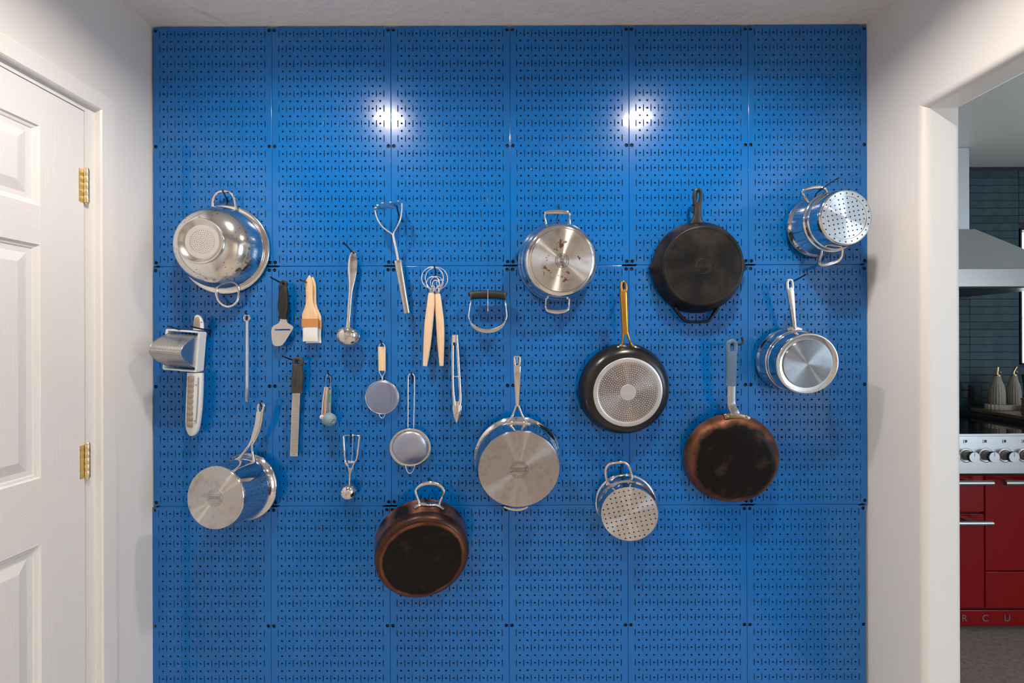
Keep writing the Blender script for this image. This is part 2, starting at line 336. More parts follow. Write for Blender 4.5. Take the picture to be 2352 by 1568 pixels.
# ------------------------------------------------------------------ pegboard panels
p = .0254; PW = .4028; PH = .8114; W = PW-.0010; H = PH-.0010; RB = .0013; TH = .0015
def panel_mesh():
    mb = MB(); ch = .0008
    def quadstrip(A, B, sm): n = len(A); mb.add(A+B, [(i, (i+1) % n, n+(i+1) % n, n+i) for i in range(n)], sm)
    def rect(x0, x1, z0, z1):
        if x1-x0 > 1e-6 and z1-z0 > 1e-6: mb.add([(x0, 0, z0), (x1, 0, z0), (x1, 0, z1), (x0, 0, z1)], [(0, 1, 2, 3)], False)
    def cell(x0, x1, z0, z1, per, fn):      # per: perimeter points; fn(offset) -> loop of the cut-out
        A = [Vector((x, 0, z)) for x, z in per]; q = lambda o, y: [Vector((x, y, z)) for x, z in fn(o)]
        B, B2, C, E_ = q(ch, 0), q(ch*.4, ch*.2), q(0, ch), q(0, TH+.0004)
        n = len(A); vv = A+B+B2+C+E_; b = len(mb.v); mb.v += vv
        for k, sm in ((0, False), (1, True), (2, True), (3, False)):
            for i in range(n): mb.f.append((b+k*n+i, b+k*n+(i+1) % n, b+(k+1)*n+(i+1) % n, b+(k+1)*n+i)); mb.sm.append(sm)
    def hole(cx, cz, hw, hh, r, x0=None, x1=None, z0=None, z1=None):
        x0 = cx-hw if x0 is None else x0; x1 = cx+hw if x1 is None else x1; z0 = cz-hh if z0 is None else z0; z1 = cz+hh if z1 is None else z1
        a, b = (x1-x0)/3, (z1-z0)/3
        per = [(x0, z0), (x0+a, z0), (x1-a, z0), (x1, z0), (x1, z0+b), (x1, z1-b), (x1, z1), (x1-a, z1), (x0+a, z1), (x0, z1), (x0, z1-b), (x0, z0+b)]
        an = [math.atan2(z-cz, x-cx) for x, z in per] if abs(hw-hh) < 1e-9 else [(-135+30*i)*pi/180 for i in range(12)]
        cell(x0, x1, z0, z1, per, lambda o: [(cx+(r+o)*cos(t), cz+(r+o)*sin(t)) for t in an])
    def slot(cx, cz, hw, hh, sw, sl):
        x0, x1, z0, z1 = cx-hw, cx+hw, cz-hh, cz+hh
        per = [(x0, z0), (cx, z0), (x1, z0), (x1, z1), (cx, z1), (x0, z1)]
        cell(x0, x1, z0, z1, per, lambda o: [(cx-sw-o, cz-sl+sw), (cx, cz-sl-o), (cx+sw+o, cz-sl+sw), (cx+sw+o, cz+sl-sw), (cx, cz+sl+o), (cx-sw-o, cz+sl-sw)])
    mx = (W-14*p)/2; mz = (H-30*p)/2; xa = mx-p/4; xb_ = W-xa
    for r in range(31):
        z = -(mz+r*p)
        if r % 2 == 0:
            for k in range(15):
                slot(mx+k*p, z, p/4, p/2, .0011, .0116)
                if k < 14: hole(mx+(k+.5)*p, z, p/4, p/2, .0030)
        else:
            rect(xa, mx, z-p/2, z+p/2); rect(W-mx, xb_, z-p/2, z+p/2)
            for k in range(14): hole(mx+(k+.5)*p, z, p/2, p/2, .0030)
    zt = -(mz-p/2); zb = -(H-mz+p/2); nx = .024; nd = .0026
    rect(nx, W-nx, zt, -RB); rect(xa, nx, zt, -nd); rect(W-nx, xb_, zt, -nd)
    rect(nx, W-nx, -H+RB, zb); rect(xa, nx, -H+nd, zb); rect(W-nx, xb_, -H+nd, zb)
    hz = [(-.0125, .0085), (-H/2, .0085), (-H+.0125, .0085)]
    for x0, x1, cx in ((RB, xa, .0087), (xb_, W-RB, W-.0087)):
        zc = -nd
        for z, hh in hz:
            rect(x0, x1, z+hh, zc); hole(cx, z, .001, hh, .0060, x0=x0, x1=x1); zc = z-hh
        rect(x0, x1, -H+nd, zc)
    def edge(a, b, nx_, nz_, x0, z0):    # bent edge and return flange along a segment
        rs = []
        for (x, z) in (a, b):
            r_ = [Vector((x+nx_*RB*sin(t), RB-RB*cos(t), z+nz_*RB*sin(t))) for t in (0, pi/6, pi/3, pi/2)]; r_.append(r_[-1]+Vector((0, .0165, 0))); rs.append(r_)
        n = 5; mb.add(rs[0]+rs[1], [(i, i+1, n+i+1, n+i) for i in range(n-1)], True)
    edge((RB, -nd), (RB, -H+nd), -1, 0, 0, 0); edge((W-RB, -nd), (W-RB, -H+nd), 1, 0, 0, 0)
    edge((nx, -RB), (W-nx, -RB), 0, 1, 0, 0); edge((nx, -H+RB), (W-nx, -H+RB), 0, -1, 0, 0)
    return mb, hz
mb, hz = panel_mesh()
pme = bpy.data.meshes.new('pegboard_panel'); pme.from_pydata([tuple(q) for q in mb.v], [], mb.f); pme.polygons.foreach_set('use_smooth', mb.sm); pme.materials.append(BLUE); pme.update()
mb = MB().lathe([[(.0002, -.0006), (.0016, -.0008), (.0018, -.003), (.0042, -.0026), (.0052, -.001), (.0053, 0)]], Matrix.Rotation(-pi/2, 4, 'X'), 14)
sme = bpy.data.meshes.new('mounting_screw'); sme.from_pydata([tuple(Vector((q.x, q.y, q.z))) for q in mb.v], [], mb.f); sme.polygons.foreach_set('use_smooth', mb.sm); sme.materials.append(BLACK); sme.update()
COLS = ['beside the white-door wall', 'second from the white-door wall', 'third from the white-door wall', 'third from the kitchen-opening wall', 'second from the kitchen-opening wall', 'beside the kitchen-opening wall']
ROWS = ['directly under the ceiling', 'in the middle row', 'in the bottom row']
xc = P(1171.6, 335, 0).x; ztop = ZC+PH*3-(P(1176, 1714, 0).z*0+ZC)  # stack of three panels ends at the floor
z0 = .0085
rowdx = [0, -.0022, -.0085]
for r_ in range(3):
    for c in range(6):
        T = Vector((xc-PW*3+PW*c+.0005+rowdx[r_], 0, z0+PH*(3-r_)-.0005+(2.5-c)*.0006*(1 if r_ == 1 else .5)*0))
        o = bpy.data.objects.new('pegboard', pme); col.objects.link(o); o.location = T; WM[o.name] = Matrix.Translation(T)
        tag(o, 'blue slotted metal pegboard %s, %s' % (ROWS[r_], COLS[c]), 'pegboard', 'blue pegboards covering the wall')
        for x in (.0087, W-.0087):
            for z, _ in hz:
                s_ = bpy.data.objects.new('mounting_screw', sme); col.objects.link(s_); s_.parent = o; s_.location = (x, .006, z)

# ------------------------------------------------------------------ hooks
def hook(label, base, tip, d, up=.007, r=.0026, plate=True, d0=-.006, mat=None):
    """black peg hook: base px on the board, tip px at distance d"""
    a = P(base[0], base[1], d0); a.z = P(base[0], base[1], 0).z; a.x = P(base[0], base[1], 0).x; b = P(tip[0], tip[1], d)
    m = MB(); k = [a, a.lerp(b, .5), a.lerp(b, .9), b+Vector((0, 0, up*.25)), b+Vector((0, -.001, up))]
    if up <= 0: k = [a, b]
    m.tube(k, r, 8)
    if plate:
        q = P(base[0], base[1], 0); m.box((q.x-.0016, -.0032, q.z-.019), (q.x+.0016, -.0002, q.z+.006), .0006).box((q.x-.0011, -.0014, q.z-.010), (q.x+.0011, .004, q.z+.0035))
    return make('pegboard_hook', m, mat or HOOKM, label=label, cat='hook', group='pegboard hooks')

# ------------------------------------------------------------------ pans: frame with local z pointing out of the board (rim at z=0, base at z=H)
def pan(name, label, cat, X, Z, yaw, pit, Rr, d):
    y, q = math.radians(yaw), math.radians(pit)
    wv = Vector((sin(y)*cos(q), -cos(y)*cos(q), -sin(q))); u = Vector((1, 0, 0)); u = (u-wv*u.dot(wv)).normalized(); v = wv.cross(u)
    M = Matrix.Identity(4)
    for i in range(3): M[i][0] = u[i]; M[i][1] = v[i]; M[i][2] = wv[i]; M[i][3] = (X, -d, ZC+Z)[i]
    return thing(name, label, cat, M)
def L(T, x, y, z): return WM[T.name] @ Vector((x, y, z))
def dep(pt): return -pt.y
def arc(cx, cz, r, a0, a1, n=6): return [(cx+r*cos(math.radians(a0+(a1-a0)*i/n)), cz+r*sin(math.radians(a0+(a1-a0)*i/n))) for i in range(n+1)]
def stamp(T, z, r, band=None, rings=(1, .68), ticks=34, vert=False, mat=None, word=None, ws=1, c=(0, 0)):
    m = MB(); M = Matrix.Translation((c[0], c[1], 0))
    for k in rings: m.lathe([[(r*k, z+.0001), (r*k-.0003, z+.0006), (r*k-.0011, z+.0006), (r*k-.0014, z+.0001)]], M, 40)
    for i in range(ticks):
        a = 2*pi*i/ticks
        if abs(sin(a) if not vert else cos(a)) < .3 and band or rnd.random() < .18: continue
        q = r*.84; h = r*.07; t = r*rnd.uniform(.016, .045)
        A = Matrix.Translation((c[0]+q*cos(a), c[1]+q*sin(a), z)) @ Matrix.Rotation(a, 4, 'Z')
        m.add([A @ Vector((x, y, zz)) for x in (-h, h) for y in (-t, t) for zz in (0, .0005)], [(0,1,3,2), (4,6,7,5), (0,4,5,1), (2,3,7,6), (0,2,6,4), (1,5,7,3)], False)
    if band:
        for k in (-band, band):
            x, y = (r*.93, r*k); a, b = ((-x, y-r*.03), (x, y+r*.03)) if not vert else ((y-r*.03, -x), (y+r*.03, x))
            m.box((c[0]+a[0], c[1]+a[1], z), (c[0]+b[0], c[1]+b[1], z+.0006))
    o = make('base_stamp', m, mat or STAMP, T, True)
    if band and not word:
        m = MB(); x = -r*.78
        while x < r*.7:           # raised illegible lettering along the band
            w_ = r*rnd.uniform(.07, .14); hh = r*band*rnd.uniform(.45, .72); y = r*rnd.uniform(-.05, .05)
            for k in range(rnd.choice((2, 3))):
                xx = x+w_*k/2.2
                a, b = ((xx, y-hh), (xx+r*.035, y+hh)) if not vert else ((y-hh, xx), (y+hh, xx+r*.035))
                m.box((c[0]+a[0], c[1]+a[1], z), (c[0]+b[0], c[1]+b[1], z+.0005))
            x += w_+r*.07
        make('stamp_lettering', m, mat or STAMP, T, True)
    return o
def words(txt, size, M, mat, parent, name='lettering', depth=.0006, local=True):
    cu = bpy.data.curves.new('txt', 'FONT'); cu.body = txt; cu.size = size; cu.extrude = depth; cu.align_x = 'CENTER'; cu.align_y = 'CENTER'
    o = bpy.data.objects.new('txt', cu); col.objects.link(o); dg = bpy.context.evaluated_depsgraph_get(); me = o.evaluated_get(dg).to_mesh()
    m = MB(); m.add([M @ q.co for q in me.vertices], [tuple(f.vertices) for f in me.polygons], False); bpy.data.objects.remove(o)
    return make(name, m, mat, parent, local)
def rivet(T, pt, n, r, mat):
    Q = n.to_track_quat('Z', 'Y').to_matrix().to_4x4()
    return make('rivet', MB().lathe([[(r, -.001), (r, .0004), (r*.8, .0012), (r*.4, .0018), (.0001, .002)]], Matrix.Translation(pt) @ Q, 12), mat, T)
def disc_holes(R_, z, holes, t, n=72, hn=8, ring_in=0):
    m = MB(); m.plate([(R_*cos(2*pi*i/n), R_*sin(2*pi*i/n), z) for i in range(n)], [[(x+r*cos(2*pi*i/hn), y+r*sin(2*pi*i/hn), z) for i in range(hn)] for x, y, r in holes], -t, Vector((0, 0, 1))); return m

# --- colander
T = pan('colander', 'large polished steel colander with loop handles and raised foot ring', 'colander', -.9643, .3123, 1.3, -.4, .1493, .0094)
bowl = [(.1365, .004), (.1355, .022), (.1325, .042), (.127, .060), (.1185, .0775), (.107, .0925), (.092, .105), (.077, .1125), (.064, .1165)]
m = MB().lathe([[(.1493, .0), (.1502, .0020), (.1490, .0045), (.1450, .0058), (.1400, .0062), (.1375, .0055), (.1362, .0060)], bowl, [(.135, .004), (.1315, .042), (.1175, .077), (.091, .1035), (.063, .115)]], None, 80)
make('bowl', m, pm('soft_polished_steel', (.76, .73, .69), .13, 1), T, True)
m = MB().lathe([[(.064, .1155), (.0685, .121), (.0715, .1262), (.0700, .1285), (.0670, .1275), (.0600, .1205), (.0520, .1165)]], None, 64); make('foot_ring', m, SATIN, T, True)
hl = []
for k in range(1, 7):
    for i in range(6*k): a = 2*pi*i/(6*k)+k*.3; hl.append((.0058*k*cos(a), .0058*k*sin(a), .00105))
hl.append((0, 0, .00105))
m = disc_holes(.0525, .1170, hl, .001, hn=6); m.lathe([[(.0378, .1172), (.0385, .1176), (.0392, .1172)]], None, 48); make('perforated_base', m, SATIN, T, True)
m = MB()
def bowlpt(a, s):
    x = s*(len(bowl)-1); i = min(int(x), len(bowl)-2); f = x-i; r = bowl[i][0]*(1-f)+bowl[i+1][0]*f; z = bowl[i][1]*(1-f)+bowl[i+1][1]*f
    tr, tz = bowl[i+1][0]-bowl[i][0], bowl[i+1][1]-bowl[i][1]; nn = Vector((tz*cos(a), tz*sin(a), -tr)).normalized(); return Vector((r*cos(a), r*sin(a), z)), nn
for i in range(6):
    for (da, s) in [(0, .22), (-.1, .30), (.1, .30), (-.2, .40), (0, .40), (.2, .40), (-.1, .5), (.1, .5), (-.22, .58), (0, .6), (.22, .58), (-.1, .7), (.1, .7), (0, .78), (-.34, .47), (.34, .47), (0, .1), (.42, .15), (.42, .32)]:
        q, nn = bowlpt(2*pi*i/6+da+.25, s); A = Matrix.Translation(q+nn*.00025) @ nn.to_track_quat('Z', 'Y').to_matrix().to_4x4()
        m.add([A @ Vector((.0013*cos(2*pi*j/7), .0013*sin(2*pi*j/7), 0)) for j in range(7)], [tuple(range(7))], False)
make('drain_hole_discs', m, HOLE_SHADE, T, True, kind='stuff', recalc=False)
ptube_ = lambda name, ctrl, r, mat, T, k=5, n=10: make(name, ptube(MB(), ctrl, r, k, n), mat, T)
ptube_('handle', [(490, 487, .018), (488.5, 474, .020), (491, 456, .024), (500, 443, .027), (514, 439, .028), (528, 442, .027), (537, 452, .024), (541, 468, .020), (542, 482, .018)], .0044, STEEL, T)
ptube_('handle', [(498, 663, .018), (497, 675, .02), (503, 691, .026), (514, 701, .029), (526, 704, .029), (540, 698, .028), (547, 686, .024), (549, 672, .02), (547, 657, .018)], .0044, STEEL, T)

hook('black hook inside the upper loop of the colander', (522, 463), (511.5, 438), .05, up=.004)

# --- tall saucepan
def walls(Rw, Rr, H, Rb, lip=.02, t=.0025, rb=.006):
    return [[(Rr, 0), (Rr+.0004, .0012), (Rr-.003, .0035), (Rw+.004, lip*.7), (Rw+.0006, lip), (Rw, lip+.006), (Rb+.0022, H-rb-.002)], [(Rb+.0022, H-rb-.002), (Rb+.0014, H-rb*.5), (Rb, H-.0012)],
            [(Rr, 0), (Rr-.003, .001), (Rw-t, lip), (Rb-t, H-.006), (.001, H-.006)]]
T = pan('saucepan', 'tall polished steel saucepan with matte stamped base and forked handle', 'saucepan', -.8882, -.4807, -7.4, -3.6, .111, .0219); H = .1353
make('body', MB().lathe(walls(.0965, .111, H, .0937), None, 80), STEEL, T, True)
make('base', MB().lathe([[(.0937, H-.0012), (.0925, H-.0002), (.090, H)], [(.090, H), (.03, H), (.0005, H)]], None, 80), BASE1, T, True)
stamp(T, H, .0265, .36, mat=pm('faint_stamp', (.44, .40, .365), .35, 1))
def forked(T, ctrl, legs, hole, mat, foot, hole_r=.0016, k=5):
    m = MB(); psweep(m, ctrl, k, 14, 3); 
    if hole: psweep(m, hole, 4, 10, 2.6, closed=True)
    make('handle', m, mat, T)
    for l in legs: make('handle_leg', psweep(MB(), l, 5, 10, 2.6), mat, T)
    if foot: make('handle_foot', psweep(MB(), foot, 4, 12, 3), mat, T)
b0 = dep(L(T, 0, .1, .03))
forked(T, [(597.8, 944, b0+.013, 8.2, .004), (596.5, 951, b0+.012, 8.6, .004), (594.5, 968, b0+.010, 8.6, .0045), (589, 990, b0+.006, 8.2, .005), (582.5, 1008, b0+.003, 6.6, .0055), (578.5, 1017, b0+.001, 5, .0055)],
       [[(577, 1014, b0+.002, 3, .0045), (566, 1031, b0, 2.8, .004), (552, 1049, b0, 3.2, .004), (541, 1056, b0, 3, .004)], [(580, 1014, b0+.001, 3, .0045), (580, 1035, b0, 2.6, .004), (582, 1052, b0, 3.2, .004), (583, 1060, b0, 3, .004)]],
       [(598, 949, b0+.012, 3, .004), (593, 942, b0+.013, 2.8, .004), (594, 932, b0+.014, 2.8, .004), (596.5, 928, b0+.014, 2.6, .004), (605, 928, b0+.014, 2.8, .004), (606, 934, b0+.014, 3, .004), (603.5, 943, b0+.013, 3, .004)],
       STEEL, [(528, 1060, b0, 3, .003), (545, 1057.5, b0+.001, 4, .004), (565, 1057, b0+.001, 4, .004), (585, 1062, b0, 4, .003)])
make('handle_leg', psweep(MB(), [(551, 1059, b0, 1.8, .003), (551, 1066, b0+.004, 1.6, .003), (544, 1076, b0+.012, 2.6, .002)], 3), STEEL, T)
hook('black hook inside the handle eye of the tall saucepan', (599.5, 934), (598, 929), b0+.024, plate=False)

# --- low two-handled pan with rust marks
T = pan('casserole_pan', 'shallow steel pan with two loop handles and rust marks on base', 'pan', .1518, .2633, 5.1, 6.1, .1305, .0241); H = .0797
make('body', MB().lathe([[(.1305, 0), (.1315, .0018), (.1300, .004), (.1270, .008), (.1262, .014), (.1262, .030)], [(.1262, .030), (.1250, .036), (.1215, .039), (.1200, .045), (.1185, .056)], [(.1185, .056), (.115, .066), (.1075, .0735), (.100, .0755)], [(.1305, 0), (.124, .01), (.114, .056), (.09, .07), (.001, .07)]], None, 88), STEEL, T, True)
def rusty():
    m, n, b = nt('rust_spotted_base'); src = BASE1
    m = BASE1.copy(); m.name = 'rust_spotted_base'; n = m.node_tree; b = n.nodes['Principled BSDF']
    tc = n.nodes.new('ShaderNodeTexCoord'); t = n.nodes.new('ShaderNodeTexNoise'); t.inputs['Scale'].default_value = 75; t.inputs['Detail'].default_value = 6; lk(n, tc.outputs['Object'], t.inputs[0])
    acc = None
    for (x, y, r) in ((-.004, .055, .034), (-.018, .038, .02), (.008, -.052, .032), (.020, -.038, .02), (-.05, -.03, .028), (.052, .012, .02), (-.045, .012, .02)):
        d = n.nodes.new('ShaderNodeVectorMath'); d.operation = 'DISTANCE'; d.inputs[1].default_value = (x, y, H); lk(n, tc.outputs['Object'], d.inputs[0])
        mr = n.nodes.new('ShaderNodeMapRange'); mr.inputs[1].default_value = 0; mr.inputs[2].default_value = r; mr.inputs[3].default_value = .26; mr.inputs[4].default_value = 0; lk(n, d.outputs['Value'], mr.inputs[0])
        if acc is None: acc = mr.outputs[0]
        else: mm = n.nodes.new('ShaderNodeMath'); mm.operation = 'MAXIMUM'; lk(n, acc, mm.inputs[0]); lk(n, mr.outputs[0], mm.inputs[1]); acc = mm.outputs[0]
    ad = n.nodes.new('ShaderNodeMath'); ad.operation = 'ADD'; lk(n, t.outputs['Fac'], ad.inputs[0]); lk(n, acc, ad.inputs[1])
    st_ = n.nodes.new('ShaderNodeMapRange'); st_.inputs[1].default_value = .69; st_.inputs[2].default_value = .76; lk(n, ad.outputs[0], st_.inputs[0])
    mx = n.nodes.new('ShaderNodeMix'); mx.data_type = 'RGBA'; lk(n, st_.outputs[0], mx.inputs[0]); old = b.inputs['Base Color'].links[0].from_socket; lk(n, old, mx.inputs[6]); mx.inputs[7].default_value = (.10, .032, .015, 1); lk(n, mx.outputs[2], b.inputs['Base Color'])
    iv = n.nodes.new('ShaderNodeMath'); iv.operation = 'SUBTRACT'; iv.inputs[0].default_value = 1; lk(n, st_.outputs[0], iv.inputs[1]); lk(n, iv.outputs[0], b.inputs['Metallic'])
    return m
make('base', MB().lathe([[(.1000, .0755), (.0991, H-.001), (.097, H)], [(.097, H), (.03, H), (.0005, H)]], None, 88), rusty(), T, True)
stamp(T, H, .0225, .24, rings=(1, .7), ticks=30, vert=True, mat=pm('dark_stamp', (.13, .11, .10), .4, 1))
hd = dep(L(T, 0, .128, .015))
make('handle', psweep(MB(), [(1254.5, 517, hd, 2.6, .004), (1252, 503, hd+.006, 2.4, .004), (1251.5, 493, hd+.012, 2.6, .005), (1255, 488.5, hd+.014, 4, .005), (1266, 487, hd+.016, 5, .004), (1280, 486.5, hd+.017, 5.4, .004), (1294, 487, hd+.016, 5, .004), (1304, 488.5, hd+.014, 4, .005), (1308, 493, hd+.012, 2.6, .005), (1308, 503, hd+.006, 2.4, .004), (1309, 516, hd, 2.6, .004)], 4, 12, 3), STEEL, T)
hd = dep(L(T, 0, -.128, .015))
make('handle', psweep(MB(), [(1254.5, 686, hd, 2.6, .004), (1253.5, 698, hd+.006, 2.4, .004), (1254, 707, hd+.012, 2.6, .005), (1258, 713, hd+.015, 3.6, .005), (1268, 715.5, hd+.017, 4.4, .004), (1280, 716.5, hd+.018, 4.6, .004), (1292, 715.5, hd+.017, 4.4, .004), (1302, 712.5, hd+.015, 3.6, .005), (1306, 706, hd+.012, 2.6, .005), (1306.5, 697, hd+.006, 2.4, .004), (1307, 686, hd, 2.6, .004)], 4, 12, 3), STEEL, T)
make('pegboard_hook', MB().tube([P(*q) for q in crom([(1282.5, 470, -.006), (1283, 471, .02), (1284, 480, .062), (1283, 487, .066), (1280.5, 497, .058), (1278, 508, .048)], 5)], .0022, 8), HOOKM, label='thin black curved hook over the handle of the rust-marked pan', cat='hook', group='pegboard hooks')

# --- cast iron skillet
T = pan('cast_iron_skillet', 'black cast iron skillet with pour spout and short holed handle', 'skillet', .6200, .2444, -2.3, 3.7, .1506, .0185); H = .0536
n_ = 96; prof = [(1.0, 0), (1.006, .0025), (1.0, .006), (.985, .012), (.93, .03), (.872, .046)]
rs = []
for f, z in prof:
    ring = []
    for j in range(n_):
        a = 2*pi*j/n_; sp = 0
        for ac in (pi, 0): da = math.atan2(sin(a-ac), cos(a-ac)); sp += .012*math.exp(-(da/.07)**2)*max(0, 1-z/.03)
        r = .1506*f+sp; ring.append(Vector((r*cos(a), r*sin(a), z)))
    rs.append(ring)
m = MB().rings(rs, cap=False); m.lathe([[(.1506*.872, .046), (.1290, .0515), (.1262, H), (.1215, H), (.1190, H-.0006)], [(.1190, H-.0006), (.1182, H-.0014), (.1174, H-.0006)], [(.1174, H-.0006), (.06, H-.0004), (.0005, H-.0004)], [(.1500, 0), (.146, .001), (.140, .02), (.12, .046), (.0005, .047)]], None, n_)
make('body', m, IRON, T, True)
stamp(T, H-.0006, .0245, None, rings=(1,), ticks=0, mat=IRONL); words('LODGE', .0135, Matrix.Translation((0, .001, H-.0004)), IRONL, T, 'base_lettering')
m = MB()
for i in range(9):
    a = math.radians(222+12*i); A = Matrix.Translation((.0185*cos(a), .0185*sin(a), H-.0005)) @ Matrix.Rotation(a, 4, 'Z'); h, t = .0016, .0004
    m.add([A @ Vector((x, y, zz)) for x in (-h, h) for y in (-t, t) for zz in (0, .0008)], [(0,1,3,2), (4,6,7,5), (0,4,5,1), (2,3,7,6), (0,2,6,4), (1,5,7,3)], False)
make('stamp_lettering', m, IRONL, T, True)
hd = dep(L(T, 0, .15, .008))
m = psweep(MB(), [(1601, 521, hd, 26, .005), (1601, 514, hd+.001, 19, .007), (1601, 506, hd+.003, 12.5, .009), (1601.5, 496, hd+.004, 9.3, .010), (1602, 484, hd+.006, 8.6, .0095), (1602, 473, hd+.008, 8.8, .008), (1602, 464, hd+.010, 7.4, .007)], 5, 16, 2.4)
psweep(m, [(1602, 474, hd+.009, 5, .0065), (1597, 470, hd+.010, 4.4, .0065), (1595.4, 460, hd+.011, 4, .0065), (1594.5, 448, hd+.013, 3.6, .0065), (1596.5, 438, hd+.014, 3.6, .0065), (1602, 434.5, hd+.014, 3.6, .0065), (1608, 438, hd+.014, 3.6, .0065), (1610, 448, hd+.013, 3.6, .0065), (1608.8, 460, hd+.011, 4, .0065), (1607, 470, hd+.010, 4.4, .0065)], 4, 12, 2.4, closed=True)
make('handle', m, IRONL, T)
hd = dep(L(T, 0, -.15, .01))
make('helper_handle', psweep(MB(), [(1549, 706, hd, 5, .006), (1560, 722, hd, 4, .006), (1573, 735, hd+.001, 3.6, .006), (1581, 738.5, hd+.002, 3.2, .006), (1601, 739, hd+.002, 2.8, .006), (1621, 738.5, hd+.002, 3.2, .006), (1629, 735, hd+.001, 3.6, .006), (1638, 722, hd, 4, .006), (1649, 706, hd, 5, .006)], 4, 12, 2.6), IRON, T)
hook('black hook through the teardrop hole of the cast iron skillet', (1600, 446), (1602, 441), .05, plate=True)

# --- nonstick pan with gold handle
T = pan('nonstick_frying_pan', 'black nonstick frying pan with gold handle and dimpled metal base plate', 'frying pan', .3703, -.1589, 2.4, 7.0, .1522, .0256); H = .0534
make('body', MB().lathe([[(.1522, 0), (.1528, .0014), (.1522, .003), (.1505, .010), (.1470, .022), (.1400, .036), (.1300, .046), (.1200, .0505), (.1129, .0515)], [(.1522, 0), (.146, .02), (.13, .042), (.11, .047), (.001, .047)]], None, 96), NONST, T, True)
m = MB().lathe([[(.1129, .0510), (.1127, H-.0008), (.1115, H), (.098, H), (.0968, H-.0008)]], None, 96); make('base_rim', m, ALU, T, True)
m = MB().lathe([[(.0970, H-.0010), (.05, H-.0010), (.0268, H-.0010)]], None, 96); make('base_plate', m, ALUD, T, True)
make('base_hub', MB().lathe([[(.0268, H-.0012), (.0264, H-.0001), (.0262, H)], [(.0262, H), (.0005, H)]], None, 48), ALU, T, True)
m = MB()
for k in range(10):
    r = .0315+.00685*k; nn = int(2*pi*r/.0072)
    for i in range(nn):
        a = 2*pi*i/nn+k*.4; m.lathe([[(.00165, H-.0010), (.0013, H-.0003), (.0001, H-.0002)]], Matrix.Translation((r*cos(a), r*sin(a), 0)), 7)
make('base_dimples', m, ALU, T, True, kind='stuff')
hd = dep(L(T, 0, .14, .02)); g = hd+.004
m = psweep(MB(), [(1432, 664, g+.026, 8.2, .006), (1432.5, 680, g+.024, 8.6, .007), (1433.5, 700, g+.020, 8.3, .008), (1434.5, 725, g+.014, 7.8, .008), (1435.3, 745, g+.010, 7.4, .007), (1436, 767, g+.005, 7.6, .005)], 5, 16, 2.5)
psweep(m, [(1432, 670, g+.026, 3.4, .006), (1427.2, 669, g+.026, 3.2, .006), (1426.4, 662, g+.027, 3, .006), (1426.4, 654, g+.028, 2.8, .0055), (1428.6, 648.4, g+.029, 2.6, .005), (1432, 646.6, g+.029, 2.6, .005), (1435.6, 648.4, g+.029, 2.6, .005), (1438, 654, g+.028, 2.8, .0055), (1438, 662, g+.027, 3, .006), (1437, 669, g+.026, 3.2, .006)], 4, 10, 2.4, closed=True)
make('handle', m, GOLD, T)
make('handle_leg', psweep(MB(), [(1431.5, 763, g+.006, 3, .004), (1430.5, 778, g+.002, 2.4, .004), (1428, 791, hd, 2.6, .003), (1422, 798, hd+.001, 4, .002), (1415, 801, hd+.002, 4, .002)], 5, 10), GOLD, T)
make('handle_leg', psweep(MB(), [(1440.5, 763, g+.006, 3, .004), (1445, 778, g+.002, 2.4, .004), (1450, 790, hd, 2.6, .003), (1458, 797, hd+.001, 4, .002), (1467, 801, hd+.002, 4, .002)], 5, 10), GOLD, T)
for u_, v_ in ((1420, 797.5), (1460, 797.5)): rivet(T, P(u_, v_, hd+.004), Vector((0, -1, .2)), .0042, ALU)
hook('black hook in the eye of the gold pan handle', (1433, 652), (1432, 649), .075)

# --- copper skillet
T = pan('copper_skillet', 'tarnished copper skillet with burnt black bottom and riveted bracket', 'skillet', .7228, -.3882, -6.9, 6.7, .1507, .0312); H = .0474
make('body', MB().lathe([[(.1507, 0), (.1512, .001), (.1507, .002), (.1480, .010), (.1430, .022), (.1350, .033), (.1240, .041), (.1150, .0450), (.1080, .0466), (.1010, .0462), (.098, .0470), (.06, H), (.0005, H)], [(.1507, 0), (.14, .02), (.12, .036), (.001, .038)]], None, 96), SOOT, T, True)
hd = dep(L(T, 0, .147, .012))
m = psweep(MB(), [(1680, 880, hd+.030, 9.4, .0028), (1679.6, 900, hd+.027, 9.4, .0028), (1679.6, 922, hd+.024, 9.4, .0028), (1681.5, 932, hd+.022, 9.8, .003), (1686, 944, hd+.012, 10.3, .003), (1690, 955, hd+.010, 11, .003)], 5, 12, 5); make('handle', m, SATIN, T)
make('handle_bracket', psweep(MB(), [(1664, 957, hd+.009, 6.2, .0025), (1678, 954.5, hd+.010, 6.8, .003), (1692, 954.5, hd+.011, 6.8, .003), (1708, 957, hd+.010, 5.6, .003), (1722, 961, hd+.009, 4, .002)], 5, 12, 4), BRONZE, T)
for u_, v_ in ((1671, 956), (1716, 956.5)): rivet(T, P(u_, v_, hd+.0135), Vector((0, -1, .1)), .0045, BRONZE)
sl = thing('handle_sleeve', 'blue grey silicone grip sleeve slipped over the copper skillet handle', 'handle grip', P(1680, 887, hd+.03))
m = psweep(MB(), [(1680.5, 806, hd+.040, 12.5, .006), (1680.3, 820, hd+.039, 12.3, .0075), (1680, 845, hd+.036, 11.8, .0080), (1679, 870, hd+.032, 11.6, .0080), (1678.3, 886, hd+.030, 12.2, .0080)], 5, 16, 3)
